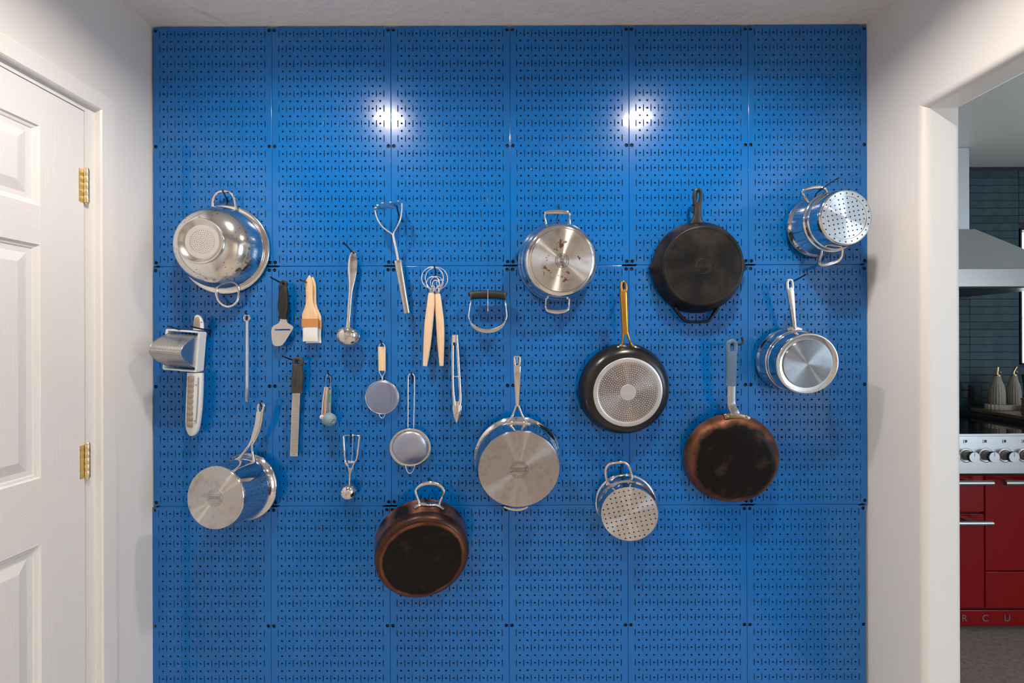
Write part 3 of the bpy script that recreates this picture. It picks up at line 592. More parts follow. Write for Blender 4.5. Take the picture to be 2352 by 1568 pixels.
psweep(m, [(1680.5, 811, hd+.040, 5, .006), (1673.5, 810, hd+.040, 5, .006), (1672, 800, hd+.040, 5, .006), (1672, 791, hd+.041, 5, .006), (1675, 785.5, hd+.042, 5, .006), (1681, 783, hd+.042, 5, .006), (1686.5, 785.5, hd+.042, 5, .006), (1689, 791, hd+.041, 5, .006), (1689, 800, hd+.040, 5, .006), (1688, 810, hd+.040, 5, .006)], 4, 12, 2.5, closed=True)
make('sleeve', m, SILB, sl)
m = MB()
for i in range(6): m.ball(P(1677+4.2*(i % 3)+2.1*(i//3), 869.5+3.6*(i//3)+2.5*(i//5), hd+.0405), .0010, n=6, m=4)
make('grip_dots', m, GREYP, sl)
make('pegboard_hook', MB().tube([P(*q) for q in crom([(1678, 790, -.006), (1679, 790.5, .04), (1684, 791.5, .08), (1699, 790.5, .095), (1704, 788, .097), (1706, 782, .097), (1703.5, 774, .097)], 5)], .0036, 8), HOOKM, label='thick black hook with upturned tip above the blue grey grip', cat='hook', group='pegboard hooks')

# --- copper casserole
T = pan('copper_casserole', 'deep tarnished copper pot with steel loop handle and blackened bottom', 'pot', -.2971, -.6474, 13.4, 12.6, .1474, .0523); H = .1002
make('body', MB().lathe([[(.1474, 0), (.1482, .001), (.1474, .0022), (.1462, .02), (.1455, .050), (.1450, .066)], [(.1474, 0), (.143, .02), (.141, .08), (.001, .09)]], None, 96), COPPER, T, True)
make('lower_band', MB().lathe([[(.1450, .066), (.1448, .074), (.1425, .084), (.138, .0915), (.131, .0965), (.126, .0975)]], None, 96), COPPERD, T, True)
make('base', MB().lathe([[(.1290, .0972), (.1260, H-.0016), (.1235, H-.0004), (.120, H-.0008), (.05, H), (.0005, H)]], None, 96), SOOTC, T, True)
A = lambda x, z, out=.004: L(T, x, math.sqrt(.1462**2-x*x)+out, z)
XO = .027; ct_ = [(XO+x, z) for x, z in ((-.046, .046), (-.034, .036), (-.02, .031), (0, .034), (.02, .031), (.034, .036), (.046, .046))]
m = MB(); pts = [A(x, z) for x, z in ct_]; c = crom([tuple(q) for q in pts], 4); m.sweep([Vector(q) for q in c], [.0055+.003*math.exp(-((i/len(c)-.5)/.16)**2) for i in range(len(c))], .0035, hint=(WM[T.name].to_3x3() @ Vector((0, 1, 0))), n=12, power=3)
make('handle_bracket', m, STEEL, T)
e0 = dep(A(XO-.03, .03)); e1 = dep(A(XO+.03, .03))
make('handle', psweep(MB(), [(964, 1162, e0, 3, .004), (961.5, 1148, e0-.002, 2.6, .004), (957, 1136, e0-.005, 2.6, .0045), (955, 1127, e0-.007, 3, .0045), (960, 1119, e0-.008, 3.4, .005), (969, 1113, e0-.008, 4, .0055), (980, 1110, e0-.008, 4.6, .006), (994, 1109, e0-.008, 4.8, .006), (1006, 1112, e0-.008, 4.2, .0055), (1016, 1119.5, e0-.008, 3.4, .005), (1020, 1129, e0-.007, 3, .0045), (1017, 1138, e1-.005, 2.6, .0045), (1012, 1149, e1-.002, 2.6, .004), (1008, 1162, e1, 3, .004)], 4, 12, 2.4), STEEL, T)
for x in (-.040, .040): rivet(T, A(XO+x, .026, .001), (WM[T.name].to_3x3() @ Vector(((XO+x)/.1462, 1, 0))), .0045, STEEL)
hook('black hook behind the copper casserole handle', (984, 1100), (990, 1106), .052, plate=True)

# --- small steamer insert
T = pan('steamer_insert', 'small steel steamer insert with flat perforated base, below the gold-handled pan', 'steamer', .3772, -.5395, -5.3, 5.4, .1002, .0192); H = .0821
make('body', MB().lathe([[(.1002, 0), (.1010, .002), (.1002, .005), (.0965, .006), (.0945, .008), (.0938, .034)], [(.0938, .034), (.0955, .037), (.0962, .041), (.0950, .045), (.0905, .048), (.0895, .053)], [(.0895, .053), (.0892, .072), (.0884, H-.001)], [(.1, 0), (.0925, .008), (.0872, .06), (.0872, H-.002)]], None, 80), STEEL, T, True)
hl = []
for i in range(-7, 8):
    for j in range(-7, 8):
        x, y = .0152*i, .0152*j; x, y = x*cos(.25)-y*sin(.25), x*sin(.25)+y*cos(.25)
        if math.hypot(x, y) < .0835: hl.append((x, y, .0025))
make('perforated_base', disc_holes(.0884, H, hl, .0012, hn=10), brushed('spun_steamer_base', (.62, .60, .60), (.54, .51, .50), .3, 20), T, True)
hd = dep(L(T, 0, .096, .012))
ptube_('handle', [(1398, 1113, hd, ), (1393, 1100, hd+.003), (1390.5, 1085, hd+.008), (1392, 1074, hd+.012), (1400, 1065, hd+.016), (1414, 1062, hd+.018), (1430, 1060.5, hd+.018), (1440, 1065, hd+.016), (1447, 1076, hd+.012), (1451, 1090, hd+.006), (1454, 1103, hd)], .0046, STEEL, T)
for u_, v_ in ((1396, 1112), (1455, 1103)): make('handle_pad', MB().ball(P(u_, v_, hd-.001), .0075, 1.1, .8, .8, 12), STEEL, T)
hook('black hook under the handle of the small steamer insert', (1426, 1076), (1428, 1068), .046)

# --- tall steamer insert by the corner
T = pan('steamer_insert', 'tall mirror steel steamer insert with two handles, by the kitchen-opening wall', 'steamer', 1.0206, .3810, 3.4, 1.6, .1013, .0127); H = .1297
make('body', MB().lathe([[(.1013, 0), (.1022, .002), (.1012, .006), (.0960, .012), (.0935, .018), (.0925, .062)], [(.0925, .062), (.0955, .064), (.0968, .068), (.0955, .073), (.0920, .075)], [(.0920, .075), (.0905, .079)], [(.0905, .079), (.0915, .081), (.0918, .0835), (.0905, .086), (.0885, .088)], [(.0885, .088), (.0870, .105), (.0860, .118)], [(.0860, .118), (.0850, .125), (.0830, H-.0008), (.0800, H)], [(.1, 0), (.09, .02), (.084, .08), (.080, H-.003)]], None, 88), STEEL, T, True)
hl = []; RI = .0655
for i in range(-5, 6):
    for j in range(-5, 6):
        x, y = .0143*i, .0143*j; x, y = x*cos(.2)-y*sin(.2), x*sin(.2)+y*cos(.2)
        if math.hypot(x, y) < .0615: hl.append((x, y, .0024))
make('perforated_base', disc_holes(RI, H-.0012, hl, .0012, hn=10), BASE3, T, True)
m = MB().lathe([[(RI-.001, H-.0012), (RI+.0005, H+.0002), (RI+.002, H+.0002), (RI+.003, H-.0006)]], None, 80); make('base_bead', m, STEEL, T, True)
m = MB(); n_ = 72; m.plate([(.0805*cos(2*pi*i/n_), .0805*sin(2*pi*i/n_), H-.0004) for i in range(n_)], [[((RI+.0025)*cos(2*pi*i/n_), (RI+.0025)*sin(2*pi*i/n_), H-.0004) for i in range(n_)]]+[[(.0742*cos(a)+.0024*cos(2*pi*i/10), .0742*sin(a)+.0024*sin(2*pi*i/10), H-.0004) for i in range(10)] for a in [2*pi*k/24 for k in range(24)]], -.001, Vector((0, 0, 1)))
make('perforated_rim', m, BASE3, T, True)
hd = dep(L(T, 0, .095, .03))
make('handle', psweep(MB(), [(1857, 467, hd, 3, .004), (1849, 455, hd+.003, 2.6, .004), (1842.5, 444, hd+.008, 2.8, .0045), (1844, 438, hd+.012, 3.2, .005), (1856, 433.5, hd+.015, 3.8, .005), (1872, 430.5, hd+.016, 4, .005), (1886, 430.5, hd+.015, 3.6, .005), (1894, 434, hd+.012, 3, .005), (1898, 440, hd+.006, 2.6, .004), (1902, 448, hd, 3, .004)], 4, 12, 2.8), STEEL, T)
hd = dep(L(T, 0, -.095, .03))
make('handle', psweep(MB(), [(1889, 574, hd, 3, .004), (1884.5, 588, hd+.004, 2.8, .004), (1881.5, 600, hd+.009, 3, .0045), (1883, 607, hd+.013, 3.6, .005), (1894, 608.5, hd+.016, 4, .005), (1910, 604.5, hd+.017, 4, .005), (1924, 599, hd+.016, 3.8, .005), (1931, 591, hd+.012, 3, .005), (1933.5, 582, hd+.006, 2.6, .004), (1934.5, 570, hd, 3, .004)], 4, 12, 2.8), STEEL, T)
make('pegboard_hook', MB().tube([P(*q) for q in crom([(1874, 448, -.006), (1873, 448.5, .012), (1875, 444, .03), (1884, 437, .055), (1897, 427, .085), (1912, 417, .12), (1926, 408, .15)], 4)], .0022, 8), HOOKM, label='long black hook beneath the handle of the tall steamer insert', cat='hook', group='pegboard hooks')

# --- stepped saucepan
T = pan('saucepan', 'mirror steel stepped double-boiler saucepan with slim handle and dark base disc', 'saucepan', .9210, -.0618, -1.2, 5.7, .1043, .0167); H = .1115
make('body', MB().lathe([[(.1043, 0), (.1052, .002), (.1043, .006), (.1005, .010), (.0990, .016), (.0985, .042)], [(.0985, .042), (.1010, .044), (.1022, .048), (.1012, .053), (.0985, .055)], [(.0985, .055), (.0995, .058), (.0985, .062), (.0965, .064)], [(.0965, .064), (.0958, .080), (.0950, .092)], [(.0950, .092), (.0965, .098), (.0962, .106), (.0935, H-.0005), (.0905, H-.001)], [(.0905, H-.001), (.083, H-.0045), (.0755, H-.0048)], [(.104, 0), (.096, .02), (.09, .09), (.07, H-.009), (.001, H-.009)]], None, 88), STEEL, T, True)
make('base', MB().lathe([[(.0755, H-.0055), (.0752, H-.0022), (.0742, H-.0014)], [(.0742, H-.0014), (.03, H-.0014), (.0005, H-.0014)]], None, 80), brushed('dark_spun_disc', (.33, .34, .35), (.22, .225, .235), .3, 24), T, True)
hd = dep(L(T, 0, .1, .02))
m = psweep(MB(), [(1814.5, 660, hd+.024, 8.6, .004), (1816, 672, hd+.022, 8.4, .0055), (1818.5, 695, hd+.017, 7.2, .006), (1821, 722, hd+.010, 5.8, .0065), (1823, 742, hd+.005, 5.2, .0065), (1824, 755, hd+.001, 5.4, .006)], 5, 16, 3)
psweep(m, [(1815, 666, hd+.024, 3.4, .004), (1809.4, 664, hd+.024, 3.4, .004), (1808.2, 656, hd+.025, 3.4, .004), (1808, 648, hd+.026, 3.2, .004), (1810.5, 643, hd+.027, 3, .004), (1815, 642, hd+.027, 2.8, .004), (1818.6, 645, hd+.026, 2.8, .004), (1820, 655, hd+.025, 2.8, .004), (1820, 664, hd+.024, 3, .004)], 4, 10, 2.5, closed=True)
make('handle', m, STEEL, T); make('handle_pad', psweep(MB(), [(1808, 757, hd-.002, 4, .004), (1824, 754, hd+.001, 6, .005), (1840, 756, hd-.002, 4, .004)], 4), STEEL, T)
hook('black hook in the eye of the stepped saucepan handle', (1814, 651), (1850, 631), .085, up=.003, plate=False)

# --- saute pan
T = pan('saute_pan', 'wide steel saute pan with dull grey stamped base and forked handle', 'pan', .0152, -.3834, 3.8, 11.0, .1426, .0347); H = .0876
make('body', MB().lathe([[(.1426, 0), (.1432, .0014), (.1405, .004), (.1340, .012), (.1310, .018), (.1302, .024), (.1290, .070), (.1287, H-.006)], [(.1287, H-.006), (.1283, H-.003), (.1273, H-.001)], [(.1426, 0), (.128, .02), (.126, .075), (.001, .08)]], None, 96), STEEL, T, True)
make('base', MB().lathe([[(.1273, H-.001), (.1262, H-.0002), (.1245, H)], [(.1245, H), (.04, H), (.0005, H)]], None, 96), BASE2, T, True)
stamp(T, H, .0290, .2, rings=(1, .72), ticks=38); 
make('spout_lip', psweep(MB(), [(1157, 1163, .036, 2, .003), (1170, 1168, .034, 3, .003), (1186, 1170, .034, 3.4, .003), (1202, 1168, .034, 3, .003), (1213, 1163, .036, 2, .003)], 4), SATIN, T)
b0 = dep(L(T, 0, .132, .025))
forked(T, [(1188, 838, b0+.030, 8.5, .004), (1188.3, 855, b0+.028, 8.3, .005), (1188.6, 880, b0+.022, 7.6, .0055), (1188.6, 905, b0+.014, 6.4, .006), (1188.4, 922, b0+.008, 5.4, .006), (1188.3, 932, b0+.006, 4.6, .005)],
       [[(1186.5, 928, b0+.007, 2.6, .004), (1181, 944, b0+.003, 2.4, .004), (1175, 958, b0+.001, 3, .004), (1167, 969, b0, 3.4, .004)], [(1190.3, 928, b0+.007, 2.6, .004), (1196, 944, b0+.003, 2.4, .004), (1202, 958, b0+.001, 3, .004), (1210, 969, b0, 3.4, .004)]],
       [(1188, 842, b0+.030, 3.4, .004), (1183.4, 840, b0+.030, 3.2, .004), (1182, 833, b0+.031, 2.9, .004), (1181.6, 826, b0+.032, 2.6, .004), (1181.8, 819.5, b0+.033, 2.2, .004), (1187.5, 818.6, b0+.033, 2.2, .004), (1193.4, 819.5, b0+.033, 2.2, .004), (1194, 826, b0+.032, 2.6, .004), (1193.8, 833, b0+.031, 2.9, .004), (1192.6, 840, b0+.030, 3.2, .004)],
       STEEL, [(1164, 974, b0-.002, 3, .003), (1176, 971.5, b0+.002, 4.6, .004), (1190, 971, b0+.003, 4.8, .004), (1204, 971.5, b0+.002, 4.6, .004), (1217, 974, b0-.002, 3, .003)])
make('handle_leg', psweep(MB(), [(1180, 977, b0+.002, 1.8, .003), (1189, 984, b0+.004, 2.2, .003), (1198, 977, b0+.002, 1.8, .003)], 4), STEEL, T)
make('handle_leg', psweep(MB(), [(1189, 983, b0+.004, 1.6, .003), (1189.3, 991, b0+.010, 1.8, .002)], 3), STEEL, T)
hook('steel wire hook in the eye of the saute pan handle', (1187.3, 822), (1187, 806), .07, up=0, r=.0011, plate=True, mat=WIRE)

# ------------------------------------------------------------------ utensils
def ppoly(pts, d): return [P(u, v, d) for u, v in pts]
def pcirc(u, v, d, r, n=40, ry=None): return [P(u+r*cos(2*pi*i/n), v+(ry or r)*sin(2*pi*i/n), d) for i in range(n)]
# cheese slicer
T = thing('cheese_slicer', 'steel cheese slicer with black rubber handle', 'cheese slicer', P(648, 794, .024))
m = psweep(MB(), [(651.5, 655.5, .030, 7.4, .007), (651.5, 661, .030, 9, .008), (651.5, 672, .030, 10.4, .010), (651.3, 690, .029, 11.6, .011), (651.3, 706, .028, 12, .011), (651, 720, .027, 10.2, .010), (650.8, 726, .027, 8.6, .009), (650.8, 732, .026, 8.8, .009)], 5, 16, 2.4)
psweep(m, [(651.5, 657.5, .030, 3.6, .007), (646.6, 655, .030, 3.6, .007), (646.2, 650.5, .030, 3.5, .0065), (648.2, 648, .030, 3.4, .006), (651.6, 647.2, .030, 3.4, .006), (655, 648, .030, 3.4, .006), (656.8, 651, .030, 3.5, .0065), (656.4, 655.5, .030, 3.6, .007)], 4, 10, 2.4, closed=True)
make('handle', m, RUBBER, T)
m = MB().plate(ppoly([(644, 728), (643.6, 736), (640, 742), (630, 747), (624.5, 752), (623, 760), (624, 778), (626, 789), (629, 793), (634, 794.6), (643, 794.2), (649, 791.5), (655, 784), (663, 771), (671, 758), (673.8, 752.5), (672.5, 748.5), (666, 744.5), (660.5, 741), (658.4, 736), (658, 728)], .026), [ppoly([(631, 755.3), (666.8, 755), (666.2, 759), (631.2, 759.6)], .026)], .0014)
make('blade', m, SATIN, T); make('cutting_edge', MB().sweep([P(631, 759.8, .0275), P(666, 759.4, .0275)], .0012, .0006), STEEL, T)
hook('black hook through the black cheese slicer handle', (652, 653), (622, 637), .078, up=.003)
# pastry brushes
def brush(du, dv, d, label):
    T = thing('pastry_brush', label, 'pastry brush', P(712+du, 783+dv, d), 'wooden pastry brushes')
    m = psweep(MB(), [(711.3+du, 632+dv, d, .6, .003), (711+du, 637+dv, d, 3.6, .0045), (710.3+du, 645+dv, d, 7, .0055), (710.2+du, 657+dv, d, 8.8, .006), (711+du, 675+dv, d, 8, .0065), (711.4+du, 692+dv, d, 8.2, .0065), (711.6+du, 704+dv, d, 10.8, .0065), (711.8+du, 713+dv, d, 14.6, .0065), (712+du, 721+dv, d, 18, .0065), (712.2+du, 727+dv, d, 18.8, .0065), (712.4+du, 733+dv, d, 18.6, .0065)], 5, 16, 3.2); make('handle', m, WOOD, T)
    make('ferrule', psweep(MB(), [(712.4+du, 732+dv, d, 19.3, .0075), (712.6+du, 741+dv, d, 19, .0075), (712.8+du, 750.5+dv, d, 18.8, .0075)], 2, 20, 6), BAND, T)
    m = MB()
    psweep(m, [(712.9+du, 750+dv, d, 17.8, .006), (713+du, 762+dv, d, 16.8, .0062), (713.1+du, 774+dv, d, 17, .0055), (713.3+du, 783.5+dv, d, 17.8, .004)], 4, 24, 4); make('bristles', m, BRIST, T)
brush(0, 0, .030, 'wooden pastry brush with white bristles and tan band, in front of its twin')
brush(7.2, 4, .011, 'wooden pastry brush half hidden behind the front pastry brush')
hook('black hook through the wooden pastry brush handles', (716, 653), (690, 643), .075, up=.003)
# ladle
T = thing('ladle', 'small polished steel ladle with wide holed handle end', 'ladle', P(802, 797, .03))
m = psweep(MB(), [(812.6, 576, .026, 1.5, .0008), (812, 580, .026, 5, .001), (811, 588, .026, 8.4, .0013), (810.3, 600, .027, 10.3, .0016), (809.7, 614, .027, 10.8, .0018), (809, 628, .028, 9.6, .002), (808, 644, .028, 7.4, .0022), (806.5, 658, .029, 5.4, .0024), (805, 672, .030, 4.3, .0024), (803.4, 692, .031, 3.9, .0024), (801.6, 715, .033, 3.9, .0024), (800, 738, .035, 4.1, .0024), (799.4, 752, .036, 5.5, .002), (799.4, 758, .037, 9, .0015)], 4, 14, 2.6); make('handle', m, STEEL, T)
th = math.radians(48); wv = Vector((.05, -cos(th), -sin(th))).normalized(); uu = Vector((1, 0, 0)); uu = (uu-wv*uu.dot(wv)).normalized(); vv = wv.cross(uu); A = Matrix.Identity(4)
cc = P(802, 772, .032)
for i in range(3): A[i][0] = uu[i]; A[i][1] = vv[i]; A[i][2] = wv[i]; A[i][3] = cc[i]
R_ = .0405
m = MB().lathe([[(R_*cos(t), R_*.86*sin(t)) for t in [i/14*pi/2*.9999 for i in range(15)]], [(R_*.97*cos(t), R_*.82*sin(t)) for t in [i/10*pi/2*.9999 for i in range(11)]], [(R_, 0), (R_*.985, -.0005), (R_*.97, 0)]], A, 48); make('bowl', m, STEEL, T)
make('hang_hole_disc', MB().add(pcirc(812.4, 580.8, .0275, 2.2, 12), [tuple(range(12))], False), HOLE_SHADE, T)
hook('black hook through the ladle handle', (815, 585), (789, 557), .09, up=.003)
# potato masher
T = thing('potato_masher', 'steel potato masher with zigzag wire head hung upside down', 'potato masher', P(935, 718, .03))
near = [(914.6, 461.8), (898.4, 464.6), (880, 466.8), (869, 471.6), (863, 477.2)]; far = [(920.5, 468.4), (912, 473.7), (901.5, 477.8), (885, 480.3), (870, 482.4)]
ctrl = [(922.3, 466, .058)]
for a, b in zip(near, far):
    ctrl += [(a[0]+1.5, a[1]-.6, .083), (a[0]-1.2, a[1]+.9, .083), (b[0]+.8, b[1]-1, .034), (b[0]-1.5, b[1]+.6, .034)]
ctrl[-1] = (868, 483, .045); ctrl.append((861.8, 484, .058))
make('masher_grid', MB().tube([P(*q) for q in crom(ctrl, 3)], .0026, 8), STEEL, T)
make('frame_wire', ptube(MB(), [(861.8, 483.5, .058), (864, 495, .058), (869, 507, .058), (878, 520, .057), (889, 529.5, .056), (901, 538, .055), (903.5, 550, .054), (909, 575, .052), (913.5, 600, .050)], .0025, 4), WIRE, T)
make('frame_wire', ptube(MB(), [(922.6, 465.6, .058), (923, 478, .058), (921.5, 493, .058), (918.5, 506, .058), (913, 519, .057), (907.5, 529, .056), (903.8, 537, .055), (906, 550, .054), (911.5, 575, .052), (916, 600, .050)], .0025, 4), WIRE, T)
make('handle', psweep(MB(), [(914.3, 598.5, .051, 9, .008), (916.5, 612, .050, 8.6, .0085), (925, 660, .040, 7.8, .009), (935, 718.5, .027, 7.2, .008)], 5, 16, 2.6), SATIN, T)
make('crease_shade_strip', psweep(MB(), [(914, 599, .0595, .7, .0005), (924.3, 660, .0495, .7, .0005), (934.5, 718, .0355, .7, .0005)], 5, 8), STAMP, T)  # darker strip drawn along the handle for the crease's shade
hook('black hook holding the potato masher head', (915.5, 494), (911.5, 475), .05, up=.005)
# Danish dough whisks
def whisk(label, hand, loops, d):
    T = thing('dough_whisk', label, 'dough whisk', P(hand[-1][0], hand[-1][1], d), 'wooden-handled dough whisks')
    make('handle', psweep(MB(), [(u, v, d, w_, .0035+w_*.0006) for u, v, w_ in hand], 5, 16, 2.8), WOODL, T)
    u, v, w_ = hand[0]; make('ferrule', psweep(MB(), [(u+.2, v-5.5, d, 4.6, .004), (u, v-2, d, 5.4, .0045), (u, v+1.5, d, 5.6, .0045)], 3, 14), SATIN, T)
    m = MB()
    for i, (cx, cy, r, off) in enumerate(loops):
        pts = [(u+off, v-2, d)]+[(cx+r*cos(pi/2+.35+(2*pi-.7)*k/18), cy+r*sin(pi/2+.35+(2*pi-.7)*k/18), d+.002*i) for k in range(19)]+[(u+off+1.4, v-2, d)]
        m.tube([P(*q) for q in crom(pts, 2)], .0016, 8)
    make('wire_coil', m, WIRE, T)
whisk('wooden dough whisk whose handle leans toward the white door', [(991.2, 673, 6.2), (990.6, 680, 7.6), (989.4, 700, 8.8), (985.6, 735, 9.8), (983, 765, 9.4), (980.8, 795, 8.2), (977.8, 825, 6.2), (976.2, 840, 5)], [(993.3, 638.2, 25, -2), (994.6, 650.2, 15, 0), (1001, 651.5, 8, 1)], .030)
whisk('wooden dough whisk whose handle leans toward the kitchen opening', [(1004.6, 675.5, 6), (1005.4, 682, 7.4), (1007.4, 706, 8.6), (1010.4, 735, 9.3), (1012, 765, 9), (1012.8, 795, 7.8), (1013.8, 825, 5.8), (1014.2, 840, 4.7)], [(1002.4, 639.7, 25.7, 2), (1003, 649.6, 14.5, 0), (1010, 650, 7.5, 1)], .020)
hook('black hook through the dough whisk coils', (1001, 626), (997, 611), .05, up=.004)
# pastry blender
T = thing('pastry_blender', 'pastry blender with black barrel handle and curved steel blades', 'pastry blender', P(1120, 762, .03))
make('handle', psweep(MB(), [(1081.2, 678.5, .040, 8.2, .0125), (1083.5, 678, .040, 9.2, .0135), (1100, 676.8, .040, 9.6, .014), (1121, 676.5, .040, 9.8, .0145), (1142, 677.2, .040, 9.6, .014), (1159, 679, .040, 9.2, .0135), (1161.6, 679.5, .040, 8.2, .0125)], 4, 20, 2.5, hint=Vector((0, -1, 0))), RUBBER, T)
for q in (1082.6, 1160.2): make('end_cap', psweep(MB(), [(q-1.6, 680, .040, 9.6, .0142), (q+1.6, 680, .040, 9.6, .0142)], 1, 20, 2.5), GREYRUB, T)
for i, d in enumerate((.020, .030, .040, .050, .060)):
    s_ = (d-.040)*90
    if i in (0, 4):
        for ctrl in ([(1082.6, 686, .040), (1080, 700, d), (1076.6, 722, d), (1076.8, 728, d), (1078.6, 733.5, d)], [(1160.2, 687, .040), (1161.6, 700, d), (1163.8, 722, d), (1163.6, 728, d), (1161.8, 734, d)]): make('side_wire', ptube(MB(), ctrl, .0021, 5), WIRE, T)
    n_ = 20; pts = [(1078.6+83.2*k/n_, 734+26.5*(1-((k/n_-.5)*2)**2)**.62, d) for k in range(n_+1)]
    W3 = [P(*q) for q in pts]; make('blade', MB().sweep(W3, [.0012+.0056*(1-(abs(k/n_-.5)*2)**4) for k in range(n_+1)], .0005, n=8, power=4), SATIN, T)
make('pegboard_hook', MB().tube([P(*q) for q in crom([(1120.5, 706, -.004), (1120.5, 705, .045), (1120.5, 698, .060), (1120.5, 684, .0615), (1120.5, 664, .061)], 4)], .0009, 8).box((P(1120.5, 700, 0).x-.0016, -.003, P(1120.5, 715, 0).z), (P(1120.5, 700, 0).x+.0016, -.0002, P(1120.5, 690, 0).z), .0005), WIRE, label='steel wire hook over the pastry blender handle', cat='hook', group='pegboard hooks')
# tongs
T = thing('tongs', 'closed steel kitchen tongs with scalloped tip and locking ring', 'tongs', P(1049, 970, .03))
for ctrl in ([(1042, 771, .030, 3.6, .009), (1040.4, 800, .030, 3.4, .009), (1040.2, 850, .030, 3.2, .009), (1041, 890, .030, 3.2, .009), (1043, 915, .030, 3.6, .009), (1044.5, 930, .030, 4.2, .010)], [(1048.8, 771, .030, 3.6, .009), (1051.4, 800, .030, 3.4, .009), (1054.4, 850, .030, 3.4, .009), (1057, 890, .030, 3.4, .009), (1057.6, 915, .030, 3.8, .009), (1055.5, 930, .030, 5, .010)]):
    make('arm', psweep(MB(), ctrl, 5, 14, 3.4), STEEL, T)
make('spring_end', psweep(MB(), [(1045.6, 769, .030, 7.2, .008), (1045.6, 776, .030, 7.2, .0085), (1045, 786, .030, 6.6, .008)], 3, 16, 5), STEEL, T)
for s_, d in ((-1, .034), (1, .027)): make('scalloped_tip', psweep(MB(), [(1050+s_*1.5, 921, d, 8.4, .004), (1050+s_*2, 935, d, 9.2, .0055), (1050+s_*1.5, 948, d, 8.4, .006), (1049.6+s_, 960, d, 5.2, .004), (1049.4, 970.5, d, 1, .001)], 5, 14, 2.2), STEEL, T)
make('locking_ring', MB().tube([P(1048.2+11*cos(t), 864+.6*sin(t)*0, .030)+Vector((0, .013*sin(t), 0)) for t in [2*pi*i/20 for i in range(20)]], .0008, 6, True), WIRE, T)
hook('black hook inside the tongs spring end', (1044, 797), (1042.5, 791), .045, plate=False)
# zester
T = thing('zester_grater', 'long fine steel zester grater with dark rubber handle', 'zester', P(675, 1047, .02))
m = psweep(MB(), [(684.2, 837.5, .030, 11.2, .008), (684, 844, .030, 11.8, .009), (683.8, 852, .030, 12.2, .0095), (683.6, 864, .030, 13.4, .010), (683, 878, .029, 13.2, .010), (682.6, 888, .028, 12.2, .0095), (682.4, 895, .027, 12.8, .0095), (682.3, 898, .026, 13.6, .010), (682.3, 902.5, .026, 13.6, .010)], 5, 18, 2.6)
psweep(m, [(684, 840, .030, 4.8, .008), (677, 838, .030, 4, .008), (675.2, 831, .031, 3.4, .0075), (678, 825, .031, 3.6, .007), (684, 823.6, .031, 4, .007), (691, 825.6, .031, 4.8, .007), (692.6, 831.6, .031, 4.8, .0075), (691, 838, .030, 4.6, .008)], 4, 12, 2.4, closed=True)
make('handle', m, GREYRUB, T)
m = MB()
for i in range(13):
    u_, v_ = 680.6-.25*i, 850+2.6*i
    for k in range(2): m.box(tuple(P(u_-2.2+2*k*rnd.random(), v_+1.0*k, .0392)), tuple(P(u_+1.6-1.2*k*rnd.random(), v_+.5+1.0*k, .0400)))
make('raised_lettering', m, GREYRUB, T)
m = MB().plate(ppoly([(671.8, 902), (689.3, 902), (687.4, 950), (683.7, 1047.5), (666, 1047.5), (669.2, 950)], .0185), [pcirc(674.8, 1043.4, .0185, 1.2, 8)], .0012); make('blade', m, SATIN, T)
m = MB()
for i in range(46):
    y = 906+i*2.95; f = (y-902)/146
    for k in range(7):
        x = (672.4-5.6*f)+(16.2)*(k+.5*(i % 2)+.35)/7.4; q = P(x, y, .0188); a = .0012
        m.add([q+Vector((-a, 0, -a)), q+Vector((a, 0, -a)), q+Vector((0, 0, a)), q+Vector((0, -.0009, -a*.3))], [(0, 1, 3), (1, 2, 3), (2, 0, 3)], False)
make('grating_teeth', m, STAMP, T, kind='stuff')
hook('black hook through the dark zester handle', (683, 831), (654, 820), .085, up=.003)
